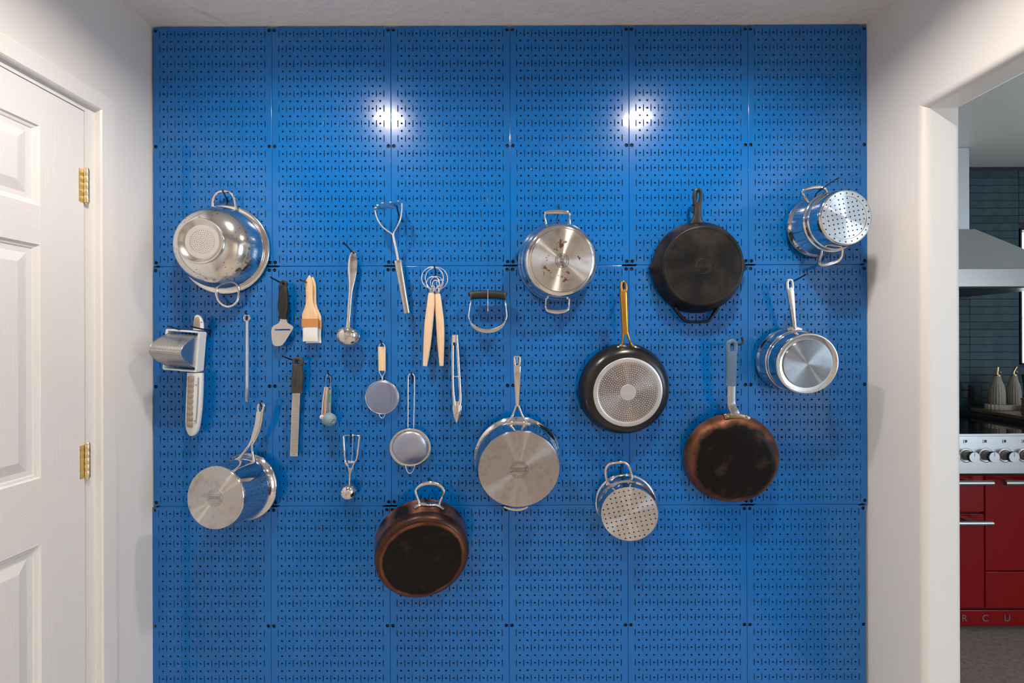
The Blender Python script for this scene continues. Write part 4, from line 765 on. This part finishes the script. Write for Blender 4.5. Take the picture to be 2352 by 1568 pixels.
# measuring spoons on a ball chain
SPO = [('cream', CREAM, [(746.8, 889), (744.6, 905), (742, 925), (740.3, 951)], 1.4, 5.2, (739.2, 957.5), 0), ('peach', PEACH, [(750, 889), (748.4, 905), (746.4, 925), (745, 951)], 1.4, 5.6, (743.5, 958.5), 0),
       ('pale cream', CREAM, [(752.2, 889), (751, 905), (749.6, 925), (748.4, 951)], 1.3, 6.6, (746, 959.5), 0), ('grey', GREYP, [(754.4, 889), (754, 905), (753, 925), (752, 951)], 1.5, 9.5, (751, 961), 0), ('blue grey', TEALP, [(758.2, 888), (758.2, 905), (757.4, 925), (756.6, 950)], 3, 15.4, (757, 963.5), 1)]
for i, (nm, mt, path, hw, rb, bc, big) in enumerate(SPO):
    d = .014+.004*i
    T = thing('measuring_spoon', '%s plastic measuring spoon on the beaded chain%s' % (nm, ', round bowl with flat bottom outward' if big else ', nested behind the blue grey spoon'), 'measuring spoon', P(bc[0], bc[1]+rb, d), 'nested measuring spoons')
    make('handle', psweep(MB(), [(u, v, d, hw, .0035 if not big else .002) for u, v in path]+[(bc[0], bc[1]-rb*.6, d, hw, .003)], 4, 10, 4), mt, T)
    r = rb*(D-d)/F; wv = Vector((.80, -.58, -.12)).normalized() if big else Vector((-.5, -.85, -.1)).normalized()
    A = Matrix.Translation(P(bc[0], bc[1], d+r*.25)) @ wv.to_track_quat('Z', 'Y').to_matrix().to_4x4()
    pf = [(r, -r*.35), (r*.99, 0), (r*.93, r*.35), (r*.78, r*.62), (r*.52, r*.82), (r*.36, r*.88)]
    m = MB().lathe([pf, [(r*.36, r*.88), (r*.34, r*.94), (r*.28, r*.94)], [(r*.28, r*.94), (r*.26, r*.88), (.0001, r*.88)], [(r, -r*.35), (r*.93, -r*.35), (r*.8, r*.4), (.0001, r*.75)]], A, 32); make('bowl', m, mt, T)
    if big: make('size_mark', MB().plate(ppoly([(756, 903), (758.4, 903), (758, 924), (755.6, 924)], d+.0026), [], .0004), GREEN, T); make('chain_hole_disc', MB().add(pcirc(757.6, 892.5, d+.0024, 1.6, 10), [tuple(range(10))], False), HOLE_SHADE, T)
m = MB()
cp = crom([(748, 888, .024), (748.6, 876, .022), (750.6, 864, .020), (752.8, 860.5, .018), (756, 861.5, .018), (758.8, 868, .020), (759.6, 878, .026), (759.2, 888, .031)], 5)
for q in cp: m.ball(P(*q), .0010, n=6, m=4)
make('ball_chain', m, WIRE, label='tiny beaded metal chain carrying the measuring spoons', cat='chain')
hook('black hook carrying the measuring spoon chain', (757.5, 865), (753, 857), .04, up=.004)
# ice cream scoop
T = thing('ice_cream_scoop', 'chrome squeeze-handle ice cream scoop with round bowl', 'ice cream scoop', P(801, 1148, .03))
make('grip', psweep(MB(), [(789.4, 1001, .034, 2, .004), (790.4, 1018, .034, 2.5, .005), (792, 1040, .034, 2.3, .005), (793.2, 1055, .033, 2, .004), (794.5, 1063, .033, 2.8, .004), (800, 1070, .032, 2.4, .003)], 5, 12), STEEL, T)
make('grip', psweep(MB(), [(826, 1001, .034, 2, .004), (824.6, 1018, .034, 2.6, .005), (822, 1040, .034, 2.4, .005), (819.4, 1054, .033, 2.2, .004), (814.6, 1062, .033, 2.2, .004), (810.5, 1071, .032, 2.2, .003)], 5, 12), STEEL, T)
make('top_bar', ptube(MB(), [(789.4, 1000.8, .034), (800, 998.8, .034), (810.5, 999, .034), (820, 999.6, .034), (826.2, 1001, .034)], .0016, 4), STEEL, T)
make('pivot', MB().ball(P(810.3, 999.8, .036), .0042, 1, 1, 1.2), STEEL, T)
make('centre_rod', ptube(MB(), [(810.7, 1000, .034), (809.6, 1028, .034), (808.4, 1057, .033)], .0013, 3), STEEL, T)
make('spring', MB().tube([P(799+14*k/60, 1061, .033)+Vector((0, .0045*sin(k*pi/5), .0045*cos(k*pi/5))) for k in range(61)], .0010, 6), WIRE, T)
make('yoke', MB().plate(ppoly([(797, 1068), (800.5, 1072), (804.5, 1075.5), (809, 1072), (812.6, 1070.5), (808.6, 1079), (807, 1085), (801.4, 1085), (799.8, 1078)], .034), [pcirc(803.8, 1080, .034, .9, 8)], .004), STEEL, T)
make('shaft', psweep(MB(), [(804.3, 1083, .033, 2.6, .0035), (803.8, 1096, .032, 2.2, .0035), (803.2, 1112, .031, 2, .0035)], 3, 12, 4), STEEL, T)
cc = P(800.8, 1129, .028); R_ = 19*(D-.028)/F
A = Matrix.Translation(cc) @ Matrix.Rotation(pi/2, 4, 'X')
make('bowl', MB().lathe([[(max(R_*cos(t), .0001), R_*sin(t)) for t in [-.25+i/18*(pi/2+.25) for i in range(19)]], [(R_*.95*cos(t)+.0001, R_*.95*sin(t)) for t in [-.25+i/8*(pi/2+.25) for i in range(9)]]], A, 40), STEEL, T)
hook('small black hook under the ice cream scoop top bar', (806, 1005), (805.5, 998), .045, up=.004)
# strainers
T = thing('strainer', 'small fine mesh strainer with flat wooden handle', 'strainer', P(878, 960, .012))
make('handle', psweep(MB(), [(877.2, 796, .016, 8.3, .0045), (877.3, 812, .016, 8.2, .005), (877.6, 835, .016, 8, .005), (877.8, 851, .016, 7.7, .0045)], 3, 16, 7), WOODL, T)
m = ptube(MB(), [(870, 799, .016), (871.5, 792, .017), (877, 788.5, .018), (882.6, 792, .017), (884, 799, .016)], .0013, 4); make('hang_loop', m, WIRE, T)
m = ptube(MB(), [(871, 848, .016), (871.5, 855, .015), (876.6, 864, .013), (877.6, 874, .012)], .0014, 4); ptube(m, [(885, 848, .016), (884.2, 855, .015), (879.2, 864, .013), (878.2, 874, .012)], .0014, 4); make('neck_wire', m, WIRE, T)
make('rim', MB().sweep(pcirc(878, 911.8, .012, 38.2, 56), .0016, .0034, n=8, closed=True, power=3), SATIN, T)
def dome(u, v, d, r, h, T, mat, seg=40):
    c = P(u, v, d); rm = r*(D-d)/F; A = Matrix.Translation(c) @ Matrix.Rotation(pi/2, 4, 'X')
    return make('mesh_bowl', MB().lathe([[(max(rm*cos(t), .0002), h*sin(t)) for t in [i/10*pi/2 for i in range(11)]]], A, seg), mat, T)
dome(878, 911.8, .013, 37.6, .009, T, MESH)
make('rest_loop', ptube(MB(), [(871, 949, .012), (872.6, 956, .012), (877.6, 960, .012), (882.6, 956, .012), (884.4, 949, .012)], .0012, 4), WIRE, T)
hook('small black hook in the wooden-handled strainer loop', (876.6, 793), (875.6, 786.5), .032, up=.004, plate=False)
T = thing('strainer', 'mesh strainer with flat steel rim and long bent wire handle', 'strainer', P(942, 1086, .014))
make('handle', ptube(MB(), [(937.2, 994, .016), (937.2, 960, .018), (937.4, 900, .021), (937.6, 868, .022), (940, 860.5, .022), (944.8, 858, .022), (949.6, 860.5, .022), (951.8, 868, .022), (951.6, 900, .021), (950.6, 960, .018), (950, 994, .016)], .0019, 5), WIRE, T)
wv = Vector((.10, -1, -.18)).normalized(); A = Matrix.Translation(P(942.5, 1028, .022)) @ wv.to_track_quat('Z', 'Y').to_matrix().to_4x4()
make('rim', MB().lathe([[(.0675, -.001), (.0682, .0008), (.0672, .0018), (.0590, .0010), (.0586, -.0006), (.0675, -.001)]], A, 56), SATIN, T)
make('mesh_bowl', MB().lathe([[(max(.059*cos(t), .0002), .019*sin(t)) for t in [i/10*pi/2 for i in range(11)]]], A, 44), MESH2, T)
make('rest_loop', ptube(MB(), [(931.6, 1069, .016), (933.6, 1078, .017), (938, 1085.5, .018), (944, 1086, .018), (949, 1080, .017), (953, 1069, .016)], .0014, 4), WIRE, T)
hook('small black hook in the bent wire strainer handle', (947, 868), (944.4, 857), .036, up=.004)
# skewers
for i in range(3):
    u0 = 565+1.8*i; d = .030-.007*i
    m = MB(); m.tube([P(u0+6.1*cos(t), 729.5+(6.3 if sin(t) < 0 else 7.6)*sin(t), d) for t in [2*pi*k/20 for k in range(20)]], .0012, 8, True)
    m.sweep([P(u0+.6, 736.5, d), P(u0+.8, 800, d), P(u0+.6, 880, d), P(u0+.2, 918, d), P(u0-.2, 922.5, d)], [.0016, .0018, .0018, .0018, .0006], [.0014]*4+[.0005], n=8, power=4)
    make('skewer', m, STEEL, label=['long steel skewer with ring eye, outermost of the skewer bunch', 'second steel skewer of the bunch, just behind the outermost', 'innermost steel skewer of the bunch, resting against the blue board'][i], cat='skewer', group='bunch of steel skewers')
hook('small black hook through the skewer eyes', (567, 727), (563.5, 717.5), .042, up=.004)
# handheld drum grater
T = thing('handheld_grater', 'white plastic handheld grater with pointed perforated steel drum', 'grater', P(444, 1000, .03))
ca, sa = cos(.085), sin(.085)
def G(x, y, d): # local frame plane metres -> world, tilted
    c = P(442, 804, 0); return Vector((c.x+x*ca+y*sa, -d, c.z+y*ca-x*sa))
Wd, Hd = .0565, .067
def ring(x0, x1, y0, y1, d, r=.006):
    pts = []
    for cx, cy, a0 in ((x1-r, y1-r, 0), (x0+r, y1-r, 90), (x0+r, y0+r, 180), (x1-r, y0+r, 270)):
        for i in range(4): a = math.radians(a0+30*i); pts.append(G(cx+r*cos(a), cy+r*sin(a), d))
    return pts
m = MB().plate(ring(-Wd, Wd, -Hd, Hd, .052), [ring(-Wd+.007, Wd-.007, -Hd+.0055, Hd-.0055, .052, .003)], .032); make('frame', m, PLAST, T)
DX, DYY, d0 = .0495, .054, .046
def gothic(x, inset=0):
    pts = []
    for i in range(15):
        t = -1+2*i/14; y = t*(DYY-inset); h = (.078-inset*1.3)*(1-abs(t)**1.75); pts.append((x, y, d0+h))
    return pts
m = MB(); A0 = [G(*q) for q in gothic(-DX)]; A1 = [G(*q) for q in gothic(DX)]
nn = len(A0); m.add(A0+A1, [(i, i+1, nn+i+1, nn+i) for i in range(nn-1)], False)
m.add(A0, [tuple(range(nn))], False); m.add(A1, [tuple(range(nn))[::-1]], False)
def perfmat():
    m, n, b = nt('perforated_drum_steel'); b.inputs['Base Color'].default_value = (.80, .77, .74, 1); b.inputs['Metallic'].default_value = 1; b.inputs['Roughness'].default_value = .3; return m
make('drum', m, perfmat(), T)
m = MB()
def dots(fn, nu, nv, r, fixed=None):
    for i in range(nu):
        for j in range(nv):
            a, b = (i+.5+.5*(j % 2))/nu, (j+.5)/nv
            if a > .99: continue
            q = fn(a, b); e = .004; du = (fn(min(a+e, 1), b)-fn(a-e, b)).normalized(); dv = (fn(a, b+e)-fn(a, b-e)).normalized(); nrm = du.cross(dv)
            if nrm.y > 0: nrm = -nrm
            if fixed: nrm = fixed
            q = q+nrm*.0003; m.add([q+(du*cos(k*pi/3)+dv*sin(k*pi/3))*r for k in range(6)], [tuple(range(6))], False)
def face(sgn):
    def fn(a, b):
        x = -DX+2*DX*a; t = sgn*(.03+.95*b); y = t*DYY; s0 = 14*(t+1)/2; i = min(max(int(s0), 0), 13); f = s0-i; h0, h1 = gothic(0)[i], gothic(0)[i+1]; return G(x, h0[1]*(1-f)+h1[1]*f, h0[2]*(1-f)+h1[2]*f)
    return fn
dots(face(1), 34, 26, .00085); dots(face(-1), 34, 26, .00085)
dots(lambda a, b: G(DX+.0002, (2*b-1)*DYY*.97, d0+.004+a*.97*max(.078*(1-abs(2*b-1)**1.75)-.008, 0)), 20, 30, .0007, (G(1, 0, 0)-G(0, 0, 0)).normalized())
make('drum_hole_discs', m, HOLE_SHADE, T, kind='stuff', recalc=False)
m = MB().tube([G(-DX-.001, 0, d0+.0785), G(DX+.001, 0, d0+.0785)], .0013, 8)
for A_ in (gothic(-DX), gothic(DX)): m.tube([G(*q) for q in A_], .0013, 8)
make('drum_edge', m, SATIN, T)
m = psweep(MB(), [(449, 856, .040, 17.5, .010), (448.5, 880, .040, 17.4, .012), (447.5, 910, .040, 17.2, .013), (446, 940, .039, 16.8, .013), (444, 970, .037, 15.4, .012), (442.5, 988, .035, 12.6, .010), (441.5, 998, .034, 6.5, .007), (441.3, 1000.5, .034, 2, .004)], 5, 18, 3.4); make('handle', m, PLAST, T)
make('groove_shade_strip', psweep(MB(), [(456, 866, .0525, 1.4, .001), (455, 900, .054, 1.5, .001), (453, 940, .053, 1.4, .001), (450, 972, .049, 1.2, .001)], 4, 8), GREYP, T)  # grey strip laid on the handle as the shade of its groove
gp = []
for i in range(19):
    f = i/18; gp.append((438-3.2*f+.6, 864+116*f, .0525+(.0022 if i % 2 == 1 else 0)-.003*f, 6.6+(.9 if i % 2 == 1 else 0), .0035))
make('ribbed_grip', psweep(MB(), gp, 2, 14, 3), TAUPE, T)
make('thumb_lever', psweep(MB(), [(456, 758, .036, 12, .006), (456.5, 746, .036, 11.5, .007), (456, 736, .037, 9.5, .007), (453.5, 729, .038, 7.8, .006), (450.5, 725, .038, 3.5, .004)], 4, 14, 2.6), PLAST, T)
make('lever_pad', psweep(MB(), [(452, 751, .043, 7, .003), (451.5, 742, .0445, 7.6, .003), (452, 733, .0445, 6, .003), (451, 729, .043, 4, .002)], 4, 12), TAUPE, T)
for u_, v_ in ((450.5, 884), (447, 966.5), (462.5, 739.5)): make('screw', MB().ball(P(u_, v_, .0525 if v_ > 800 else .043), .0018, 1, .6, 1), BLACK, T)
hook('long black hook over the grater frame, nearer the white-door wall', (436, 762.5), (386, 750), .105, up=.003)
hook('long black hook over the grater frame, nearer the skewers', (484, 760), (438, 750), .095, up=.003)

# ------------------------------------------------------------------ kitchen beyond the opening
TILES = [pm('glazed_blue_green_tile_%s' % 'abc'[i], c, .16, noise=(c2, 14, .35, .7), bump=(22, .25, .002)) for i, (c, c2) in enumerate((((.026, .066, .092), (.042, .090, .112)), ((.032, .070, .088), (.020, .052, .072)), ((.024, .060, .086), (.046, .088, .100))))]
th_, tl = .0468, .305; tx0 = 2.828-tl*3
tm = []
for wdt in (tl, ):
    mb = MB().box((.001, -.009, .0012), (wdt-.001, .0, th_-.0012), .0012)
    for t_ in TILES:
        me = bpy.data.meshes.new('tile'); me.from_pydata([tuple(q) for q in mb.v], [], mb.f); me.materials.append(t_); tm.append(me)
for i in range(6):
    for j in range(32):
        x, z = tx0+i*tl, .925+j*th_
        if x+tl > KX0-.001 and x < KX1 and z+th_ > KZ0+.004 and z < KZ1-.004: continue
        if z+.02 > ceilZ: continue
        o = bpy.data.objects.new('tile', tm[rnd.randrange(3)]); col.objects.link(o); o.parent = kw; o.location = Vector((x, YK-.0003+rnd.uniform(-.0004, .0004), z))-kw.location
        if z+th_ > ceilZ: o.scale.z = (ceilZ-z)/th_
# window with dark frame
wn = thing('window_1', None, None, Vector(((KX0+KX1)/2, YK, KZ0)), kind='structure')
fr = .010; m = MB()
for a, b in (((KX0, KZ0), (KX0+fr, KZ1)), ((KX1-fr, KZ0), (KX1, KZ1)), ((KX0, KZ0), (KX1, KZ0+fr)), ((KX0, KZ1-fr), (KX1, KZ1)), (((KX0+KX1)/2-.012, KZ0), ((KX0+KX1)/2+.012, KZ1))): m.box((a[0], YK-.012, a[1]), (b[0], YK+.035, b[1]), .001)
make('frame', m, pm('dark_window_frame', (.015, .02, .025), .4), wn)
GL = bpy.data.materials.new('window_glass'); GL.use_nodes = True; n = GL.node_tree; n.nodes.clear(); ou = n.nodes.new('ShaderNodeOutputMaterial'); tr = n.nodes.new('ShaderNodeBsdfTransparent'); gl = n.nodes.new('ShaderNodeBsdfGlossy'); gl.inputs['Roughness'].default_value = .02; mx = n.nodes.new('ShaderNodeMixShader'); mx.inputs[0].default_value = .06
lk(n, tr.outputs[0], mx.inputs[1]); lk(n, gl.outputs[0], mx.inputs[2]); lk(n, mx.outputs[0], ou.inputs[0])
for x0, x1 in ((KX0+fr, (KX0+KX1)/2-.012), ((KX0+KX1)/2+.012, KX1-fr)): make('pane', MB().box((x0, YK+.03, KZ0+fr), (x1, YK+.034, KZ1-fr)), GL, wn)
# shrub outside the window
LEAF = [pm('green_leaf', (.16, .34, .10), .5), pm('pink_blossom', (.75, .28, .34), .5)]
T = thing('garden_shrub', 'leafy green and pink shrub outside the kitchen window', 'shrub', Vector((4.6, 3.1, 0)))
make('stem', MB().tube([Vector((4.6, 3.1, 0)), Vector((4.62, 3.08, .8)), Vector((4.6, 3.1, 1.5))], .03), pm('shrub_bark', (.12, .08, .05), .8), T)
for k in range(2):
    m = MB()
    for i in range(420 if k == 0 else 160):
        a, b, r = rnd.uniform(0, 2*pi), rnd.uniform(-1, 1), rnd.uniform(.45, 1)
        c = Vector((4.6+.75*r*cos(a)*math.sqrt(1-b*b), 3.1+.7*r*sin(a)*math.sqrt(1-b*b), 1.35+.75*r*b)); e = Vector((rnd.gauss(0, 1), rnd.gauss(0, 1), rnd.gauss(0, 1))).normalized(); f = e.orthogonal().normalized(); s_ = rnd.uniform(.025, .05)
        m.add([c-e*s_, c+f*s_*.5, c+e*s_, c-f*s_*.5], [(0, 1, 2, 3)], False)
    make('foliage' if k == 0 else 'blossom', m, LEAF[k], T, kind='stuff', recalc=False)
struct('garden_ground', MB().box((1, YK+.12, -.08), (9, 7, -.03)), pm('garden_soil', (.15, .2, .08), .9))
# range cooker
ZF = 2.15; YF = ZF-D; RX0, RX1 = 1.78, 2.68; RT = .931
RED = pm('deep_red_enamel', (.23, .0015, .002), .16, spec=.22); SS = pm('brushed_range_steel', (.36, .345, .325), .32, 1, bump=(60, .05, .001, (.2, 1, 12))); GLASS = pm('black_ceramic_hob', (.006, .006, .007), .06); GAP = pm('dark_gap', (.008, .004, .004), .7)
T = thing('range_cooker', 'red enamel range cooker with steel control panel and black hob', 'range cooker', Vector(((RX0+RX1)/2, YF+.3, 0)))
zof = lambda y, Z=ZF: K(2280, y, Z).z
make('carcass', MB().box((RX0, YF+.012, .03), (RX1, YK-.012, RT-.01)), GAP, T)
make('hob', MB().box((RX0, YF+.004, RT-.012), (RX1, YK-.012, RT-.003), .0015), GLASS, T)
make('hob_edge', MB().box((RX0, YF-.004, RT-.010), (RX1, YF+.010, RT), .0015), SS, T)
make('control_panel', MB().box((RX0, YF-.002, zof(1087)), (RX1, YF+.02, RT-.010), .001), SS, T)
kpm = None
for k in range(-4, 5):
    X = 2.235+k*.092; z = K(2262.5, 1045, ZF).z; M = Matrix.Translation((X, YF-.002, z)) @ Matrix.Rotation(pi/2, 4, 'X')
    kb = make('control_knob', MB().lathe([[(.0225, .001), (.0222, .026)], [(.0222, .026), (.0240, .027), (.0240, .0365)], [(.0246, .0366), (.0244, .0382), (.0238, .0388)], [(.0238, .0388), (.0005, .0388)]], M, 32), SS, T)
    make('dial_ring', MB().lathe([[(.0345, .0005), (.034, .0016), (.0235, .0018), (.0228, .0005)]], M, 32), ALU, kb)
    make('grip_band', MB().lathe([[(.0225, .0255), (.0248, .0262), (.0248, .0362), (.0235, .0364)]], M, 32), RUBBER, kb)
    make('pointer', MB().box((X-.0008, YF-.0413, z+.003), (X+.0008, YF-.0406, z+.022)), GAP, kb)
    m = MB(); zi = K(2262, 1013, ZF).z; y_ = YF-.0025
    for a, b in (((-.010, -.008), (-.0085, .008)), ((-.0085, -.008), (-.004, -.0068)), ((-.003, -.006), (-.001, .007)), ((.001, -.006), (.003, .007)), ((.005, -.006), (.007, .007)), ((-.003, -.001), (.007, .001)), ((-.003, .0055), (.007, .007))): m.box((X-.004+a[0], y_-.0003, zi+a[1]), (X-.004+b[0], y_+.001, zi+b[1]))
    make('zone_symbol', m, GAP, kb)
xs = 2.2265; Yd = YF-.004
def front(nm, x0, x1, za, zb): return make(nm, MB().box((x0, Yd, za), (x1, YF+.014, zb), .002), RED, T)
def bar(x0, x1, z, par, ends):
    m = MB(); m.sweep([Vector((x0, Yd-.052, z)), Vector((x1, Yd-.052, z))], .0095, .0115, hint=Vector((0, 0, 1)), n=14)
    for x in ends: m.box((x-.022, Yd-.05, z-.006), (x+.022, Yd, z+.004), .001)
    return make('handle', m, SS, par)
q = front('drawer', RX0+.006, xs-.003, zof(1174), zof(1091)); bar(1.84, K(2277, 1110, ZF-.05).x, zof(1108, ZF-.05), q, (1.88, 2.14))
q = front('door', RX0+.006, xs-.003, zof(1395), zof(1179)); bar(1.84, K(2276, 1200, ZF-.05).x, zof(1200, ZF-.05), q, (1.88, 2.14))
q = front('door', xs+.003, RX1-.006, zof(1309), zof(1092)); bar(K(2305, 1110, ZF-.05).x, RX1-.03, zof(1108, ZF-.05), q, (2.33, 2.6))
front('drawer', xs+.003, RX1-.006, zof(1395), zof(1312))
pl_ = front('plinth', RX0+.002, RX1-.002, zof(1436), zof(1400))
for ch, u_ in (('R', 2212), ('C', 2260), ('U', 2310), ('R', 2358)):
    words(ch, .045, Matrix.Translation((K(u_, 1418, ZF).x, Yd-.0005, zof(1418))) @ Matrix.Rotation(pi/2, 4, 'X'), SS, pl_, 'letter', .002, False)
make('foot', MB().box((RX0+.02, YF+.05, 0), (RX1-.02, YK-.05, .032)), GAP, T)
# extractor hood
T = thing('extractor_hood', 'stainless steel chimney extractor hood above the range cooker', 'extractor hood', Vector((2.23, YK-.25, 1.64)))
yh = 2.30-D; yc = 2.53-D; hx0, hx1, cx0, cx1 = 1.63, 2.83, 1.914, 2.546; zl0, zl1, zt_ = 1.6435, 1.735, 1.988
HOODM = pm('satin_hood_steel', (.60, .61, .62), .5, .75)
make('chimney', MB().box((cx0, yc, zt_), (cx1, YK-.01, ceilZ-.002), .002), HOODM, T)
bt = [Vector(q) for q in ((hx0, yh, zl1), (hx1, yh, zl1), (hx1, YK-.01, zl1), (hx0, YK-.01, zl1))]; tp = [Vector(q) for q in ((cx0-.02, yc-.01, zt_), (cx1+.02, yc-.01, zt_), (cx1+.02, YK-.01, zt_), (cx0-.02, YK-.01, zt_))]
make('canopy', MB().rings([bt, tp], smooth=False), HOODM, T)
make('lip', MB().box((hx0, yh, zl0), (hx1, YK-.01, zl1), .002), SS, T)
make('grease_filter', MB().box((hx0+.03, yh+.02, zl0-.004), (hx1-.03, YK-.03, zl0+.002)), pm('dark_filter', (.03, .022, .018), .35, .8), T)
# worktop beside the range and its things
STONE = pm('dark_stone_worktop', (.035, .04, .045), .12); CT = .943
T = thing('base_cabinet', 'dark base cabinet beside the red range cooker', 'cabinet', Vector((3.3, YF+.3, 0)))
make('body', MB().box((2.705, YF+.04, .1), (4.3, YK-.012, CT-.032)), GAP, T); make('plinth', MB().box((2.705, YF+.09, 0), (4.3, YK-.02, .1)), GAP, T)
for i in range(3): q = make('door', MB().box((2.71+i*.53, YF+.018, .11), (2.71+i*.53+.52, YF+.04, CT-.036), .002), pm('dark_cabinet_door', (.03, .035, .04), .4), T); make('handle', MB().tube([Vector((2.74+i*.53, YF+.005, .82)), Vector((2.9+i*.53, YF+.005, .82))], .006), SS, q)
make('worktop', MB().box((2.70, YF+.0, CT-.031), (4.31, YK-.011, CT), .002), STONE, label='dark polished stone worktop beside the range cooker', cat='worktop')
WD = pm('brown_serving_wood', (.22, .135, .075), .5, noise=((.14, .08, .045), 25, .4, .7, (.6, 5, 5)))
A = Matrix.Translation((2.97, YK-.30, CT)) @ Matrix.Rotation(-.10, 4, 'Z')
T = thing('serving_tray', 'long brown wooden tray on the stone worktop', 'tray', A)
m = MB().box((-.23, -.19, .004), (.30, .20, .022), .004); make('board', m, WD, T, True)
for x in (-.2, .27): make('foot', MB().box((x-.02, -.15, 0), (x+.02, .15, .006)), WD, T, True)
FL = pm('fluted_stoneware', (.42, .36, .285), .6)
def fluted(T, prof, n=20, amp=.035, name='body', M=None):
    rs = []
    for r, z, f in prof: rs.append([ (M or Matrix.Identity(4)) @ Vector((r*(1+amp*f*math.cos(n*2*pi*j/(n*4)))*cos(2*pi*j/(n*4)), r*(1+amp*f*math.cos(n*2*pi*j/(n*4)))*sin(2*pi*j/(n*4)), z)) for j in range(n*4)])
    return make(name, MB().rings(rs), FL, T, True)
zt2 = CT+.022
POUR = pm('rose_gold_pourer', (.78, .50, .27), .25, 1)
T = thing('bottle_stand', 'shallow oval fluted stoneware stand under the two bottles', 'stand', Matrix.Translation((2.895, YK-.145, zt2)))
fluted(T, [(.060, 0, 1), (.064, .004, 1), (.064, .030, 1), (.061, .033, 1), (.056, .012, 0)], 26, .03, M=Matrix.Diagonal((1.7, .62, 1, 1)))
for (X, Z_, sc, sp, nm) in ((2.862, 2.685, 1.0, 0, 'nearer the range, straight gold pourer'), (2.975, 2.70, .93, 1, 'farther from the range, slanted gold pourer')):
    T = thing('oil_bottle', 'fluted beige stoneware oil bottle %s' % nm, 'bottle', Matrix.Translation((X, Z_-D, zt2+.0135)), 'fluted oil bottles')
    fluted(T, [(0.0288*sc, 0, 1), (0.0335*sc, .006, 1), (0.0342*sc, .05, 1), (0.0328*sc, .095, 1), (0.0288*sc, .125, .9), (0.0223*sc, .148, .6), (.0185, .158, .2), (.0165, .166, 0), (.0165, .180, 0), (.015, .1805, 0)], 18, .05)
    make('collar', MB().lathe([[(.010, .179), (.0145, .180), (.015, .184), (.012, .188), (.007, .191)]], None, 24), POUR, T, True)
    m = MB(); m.tube([Vector((0, 0, .188)), Vector((0, 0, .205)), Vector((.002+.004*sp, 0, .218)), Vector((.004+.014*sp, 0, .236))], .0055, 12); make('pourer', m, POUR, T, True)
    make('flap', MB().ball(Vector((.012, -.006, .205)), .006, .5, 1, 1), POUR, T, True)
T = thing('wooden_box', 'small brown wooden salt box on the tray', 'box', Vector((2.776, .89, zt2)))
make('body', MB().box((2.745, .855, zt2), (2.81, .915, zt2+.085), .003), WD, T); make('lid', MB().box((2.743, .853, zt2+.086), (2.812, .917, zt2+.096), .003), WD, T)
T = thing('pepper_mill', 'dark brown waisted pepper mill behind the wooden box', 'pepper mill', Matrix.Translation((2.945, 1.055, zt2)) @ Matrix.Diagonal((1, 1, 1.42, 1)))
make('body', MB().lathe([[(.03, 0), (.031, .004), (.027, .03), (.02, .075), (.022, .11), (.029, .15)], [(.029, .15), (.0005, .151)]], None, 28), pm('dark_walnut', (.03, .013, .008), .35), T, True)
make('cap', MB().lathe([[(.0295, .1505), (.03, .153), (.0295, .156), (.0005, .157)]], None, 28), STEEL, T, True)
q = K(2237, 907, 2.815)
T = thing('wall_outlet', 'black double outlet plate on the blue green tiles', 'outlet', Vector((q.x, YK-.012, q.z-.06)))
make('plate', MB().box((q.x-.036, YK-.016, q.z-.058), (q.x+.036, YK-.0092, q.z+.058), .002), BLACK, T)
for s_ in (-1, 1): make('socket', MB().box((q.x-.017, YK-.018, q.z+s_*.022-.014), (q.x+.017, YK-.0155, q.z+s_*.022+.014), .002), RUBBER, T)
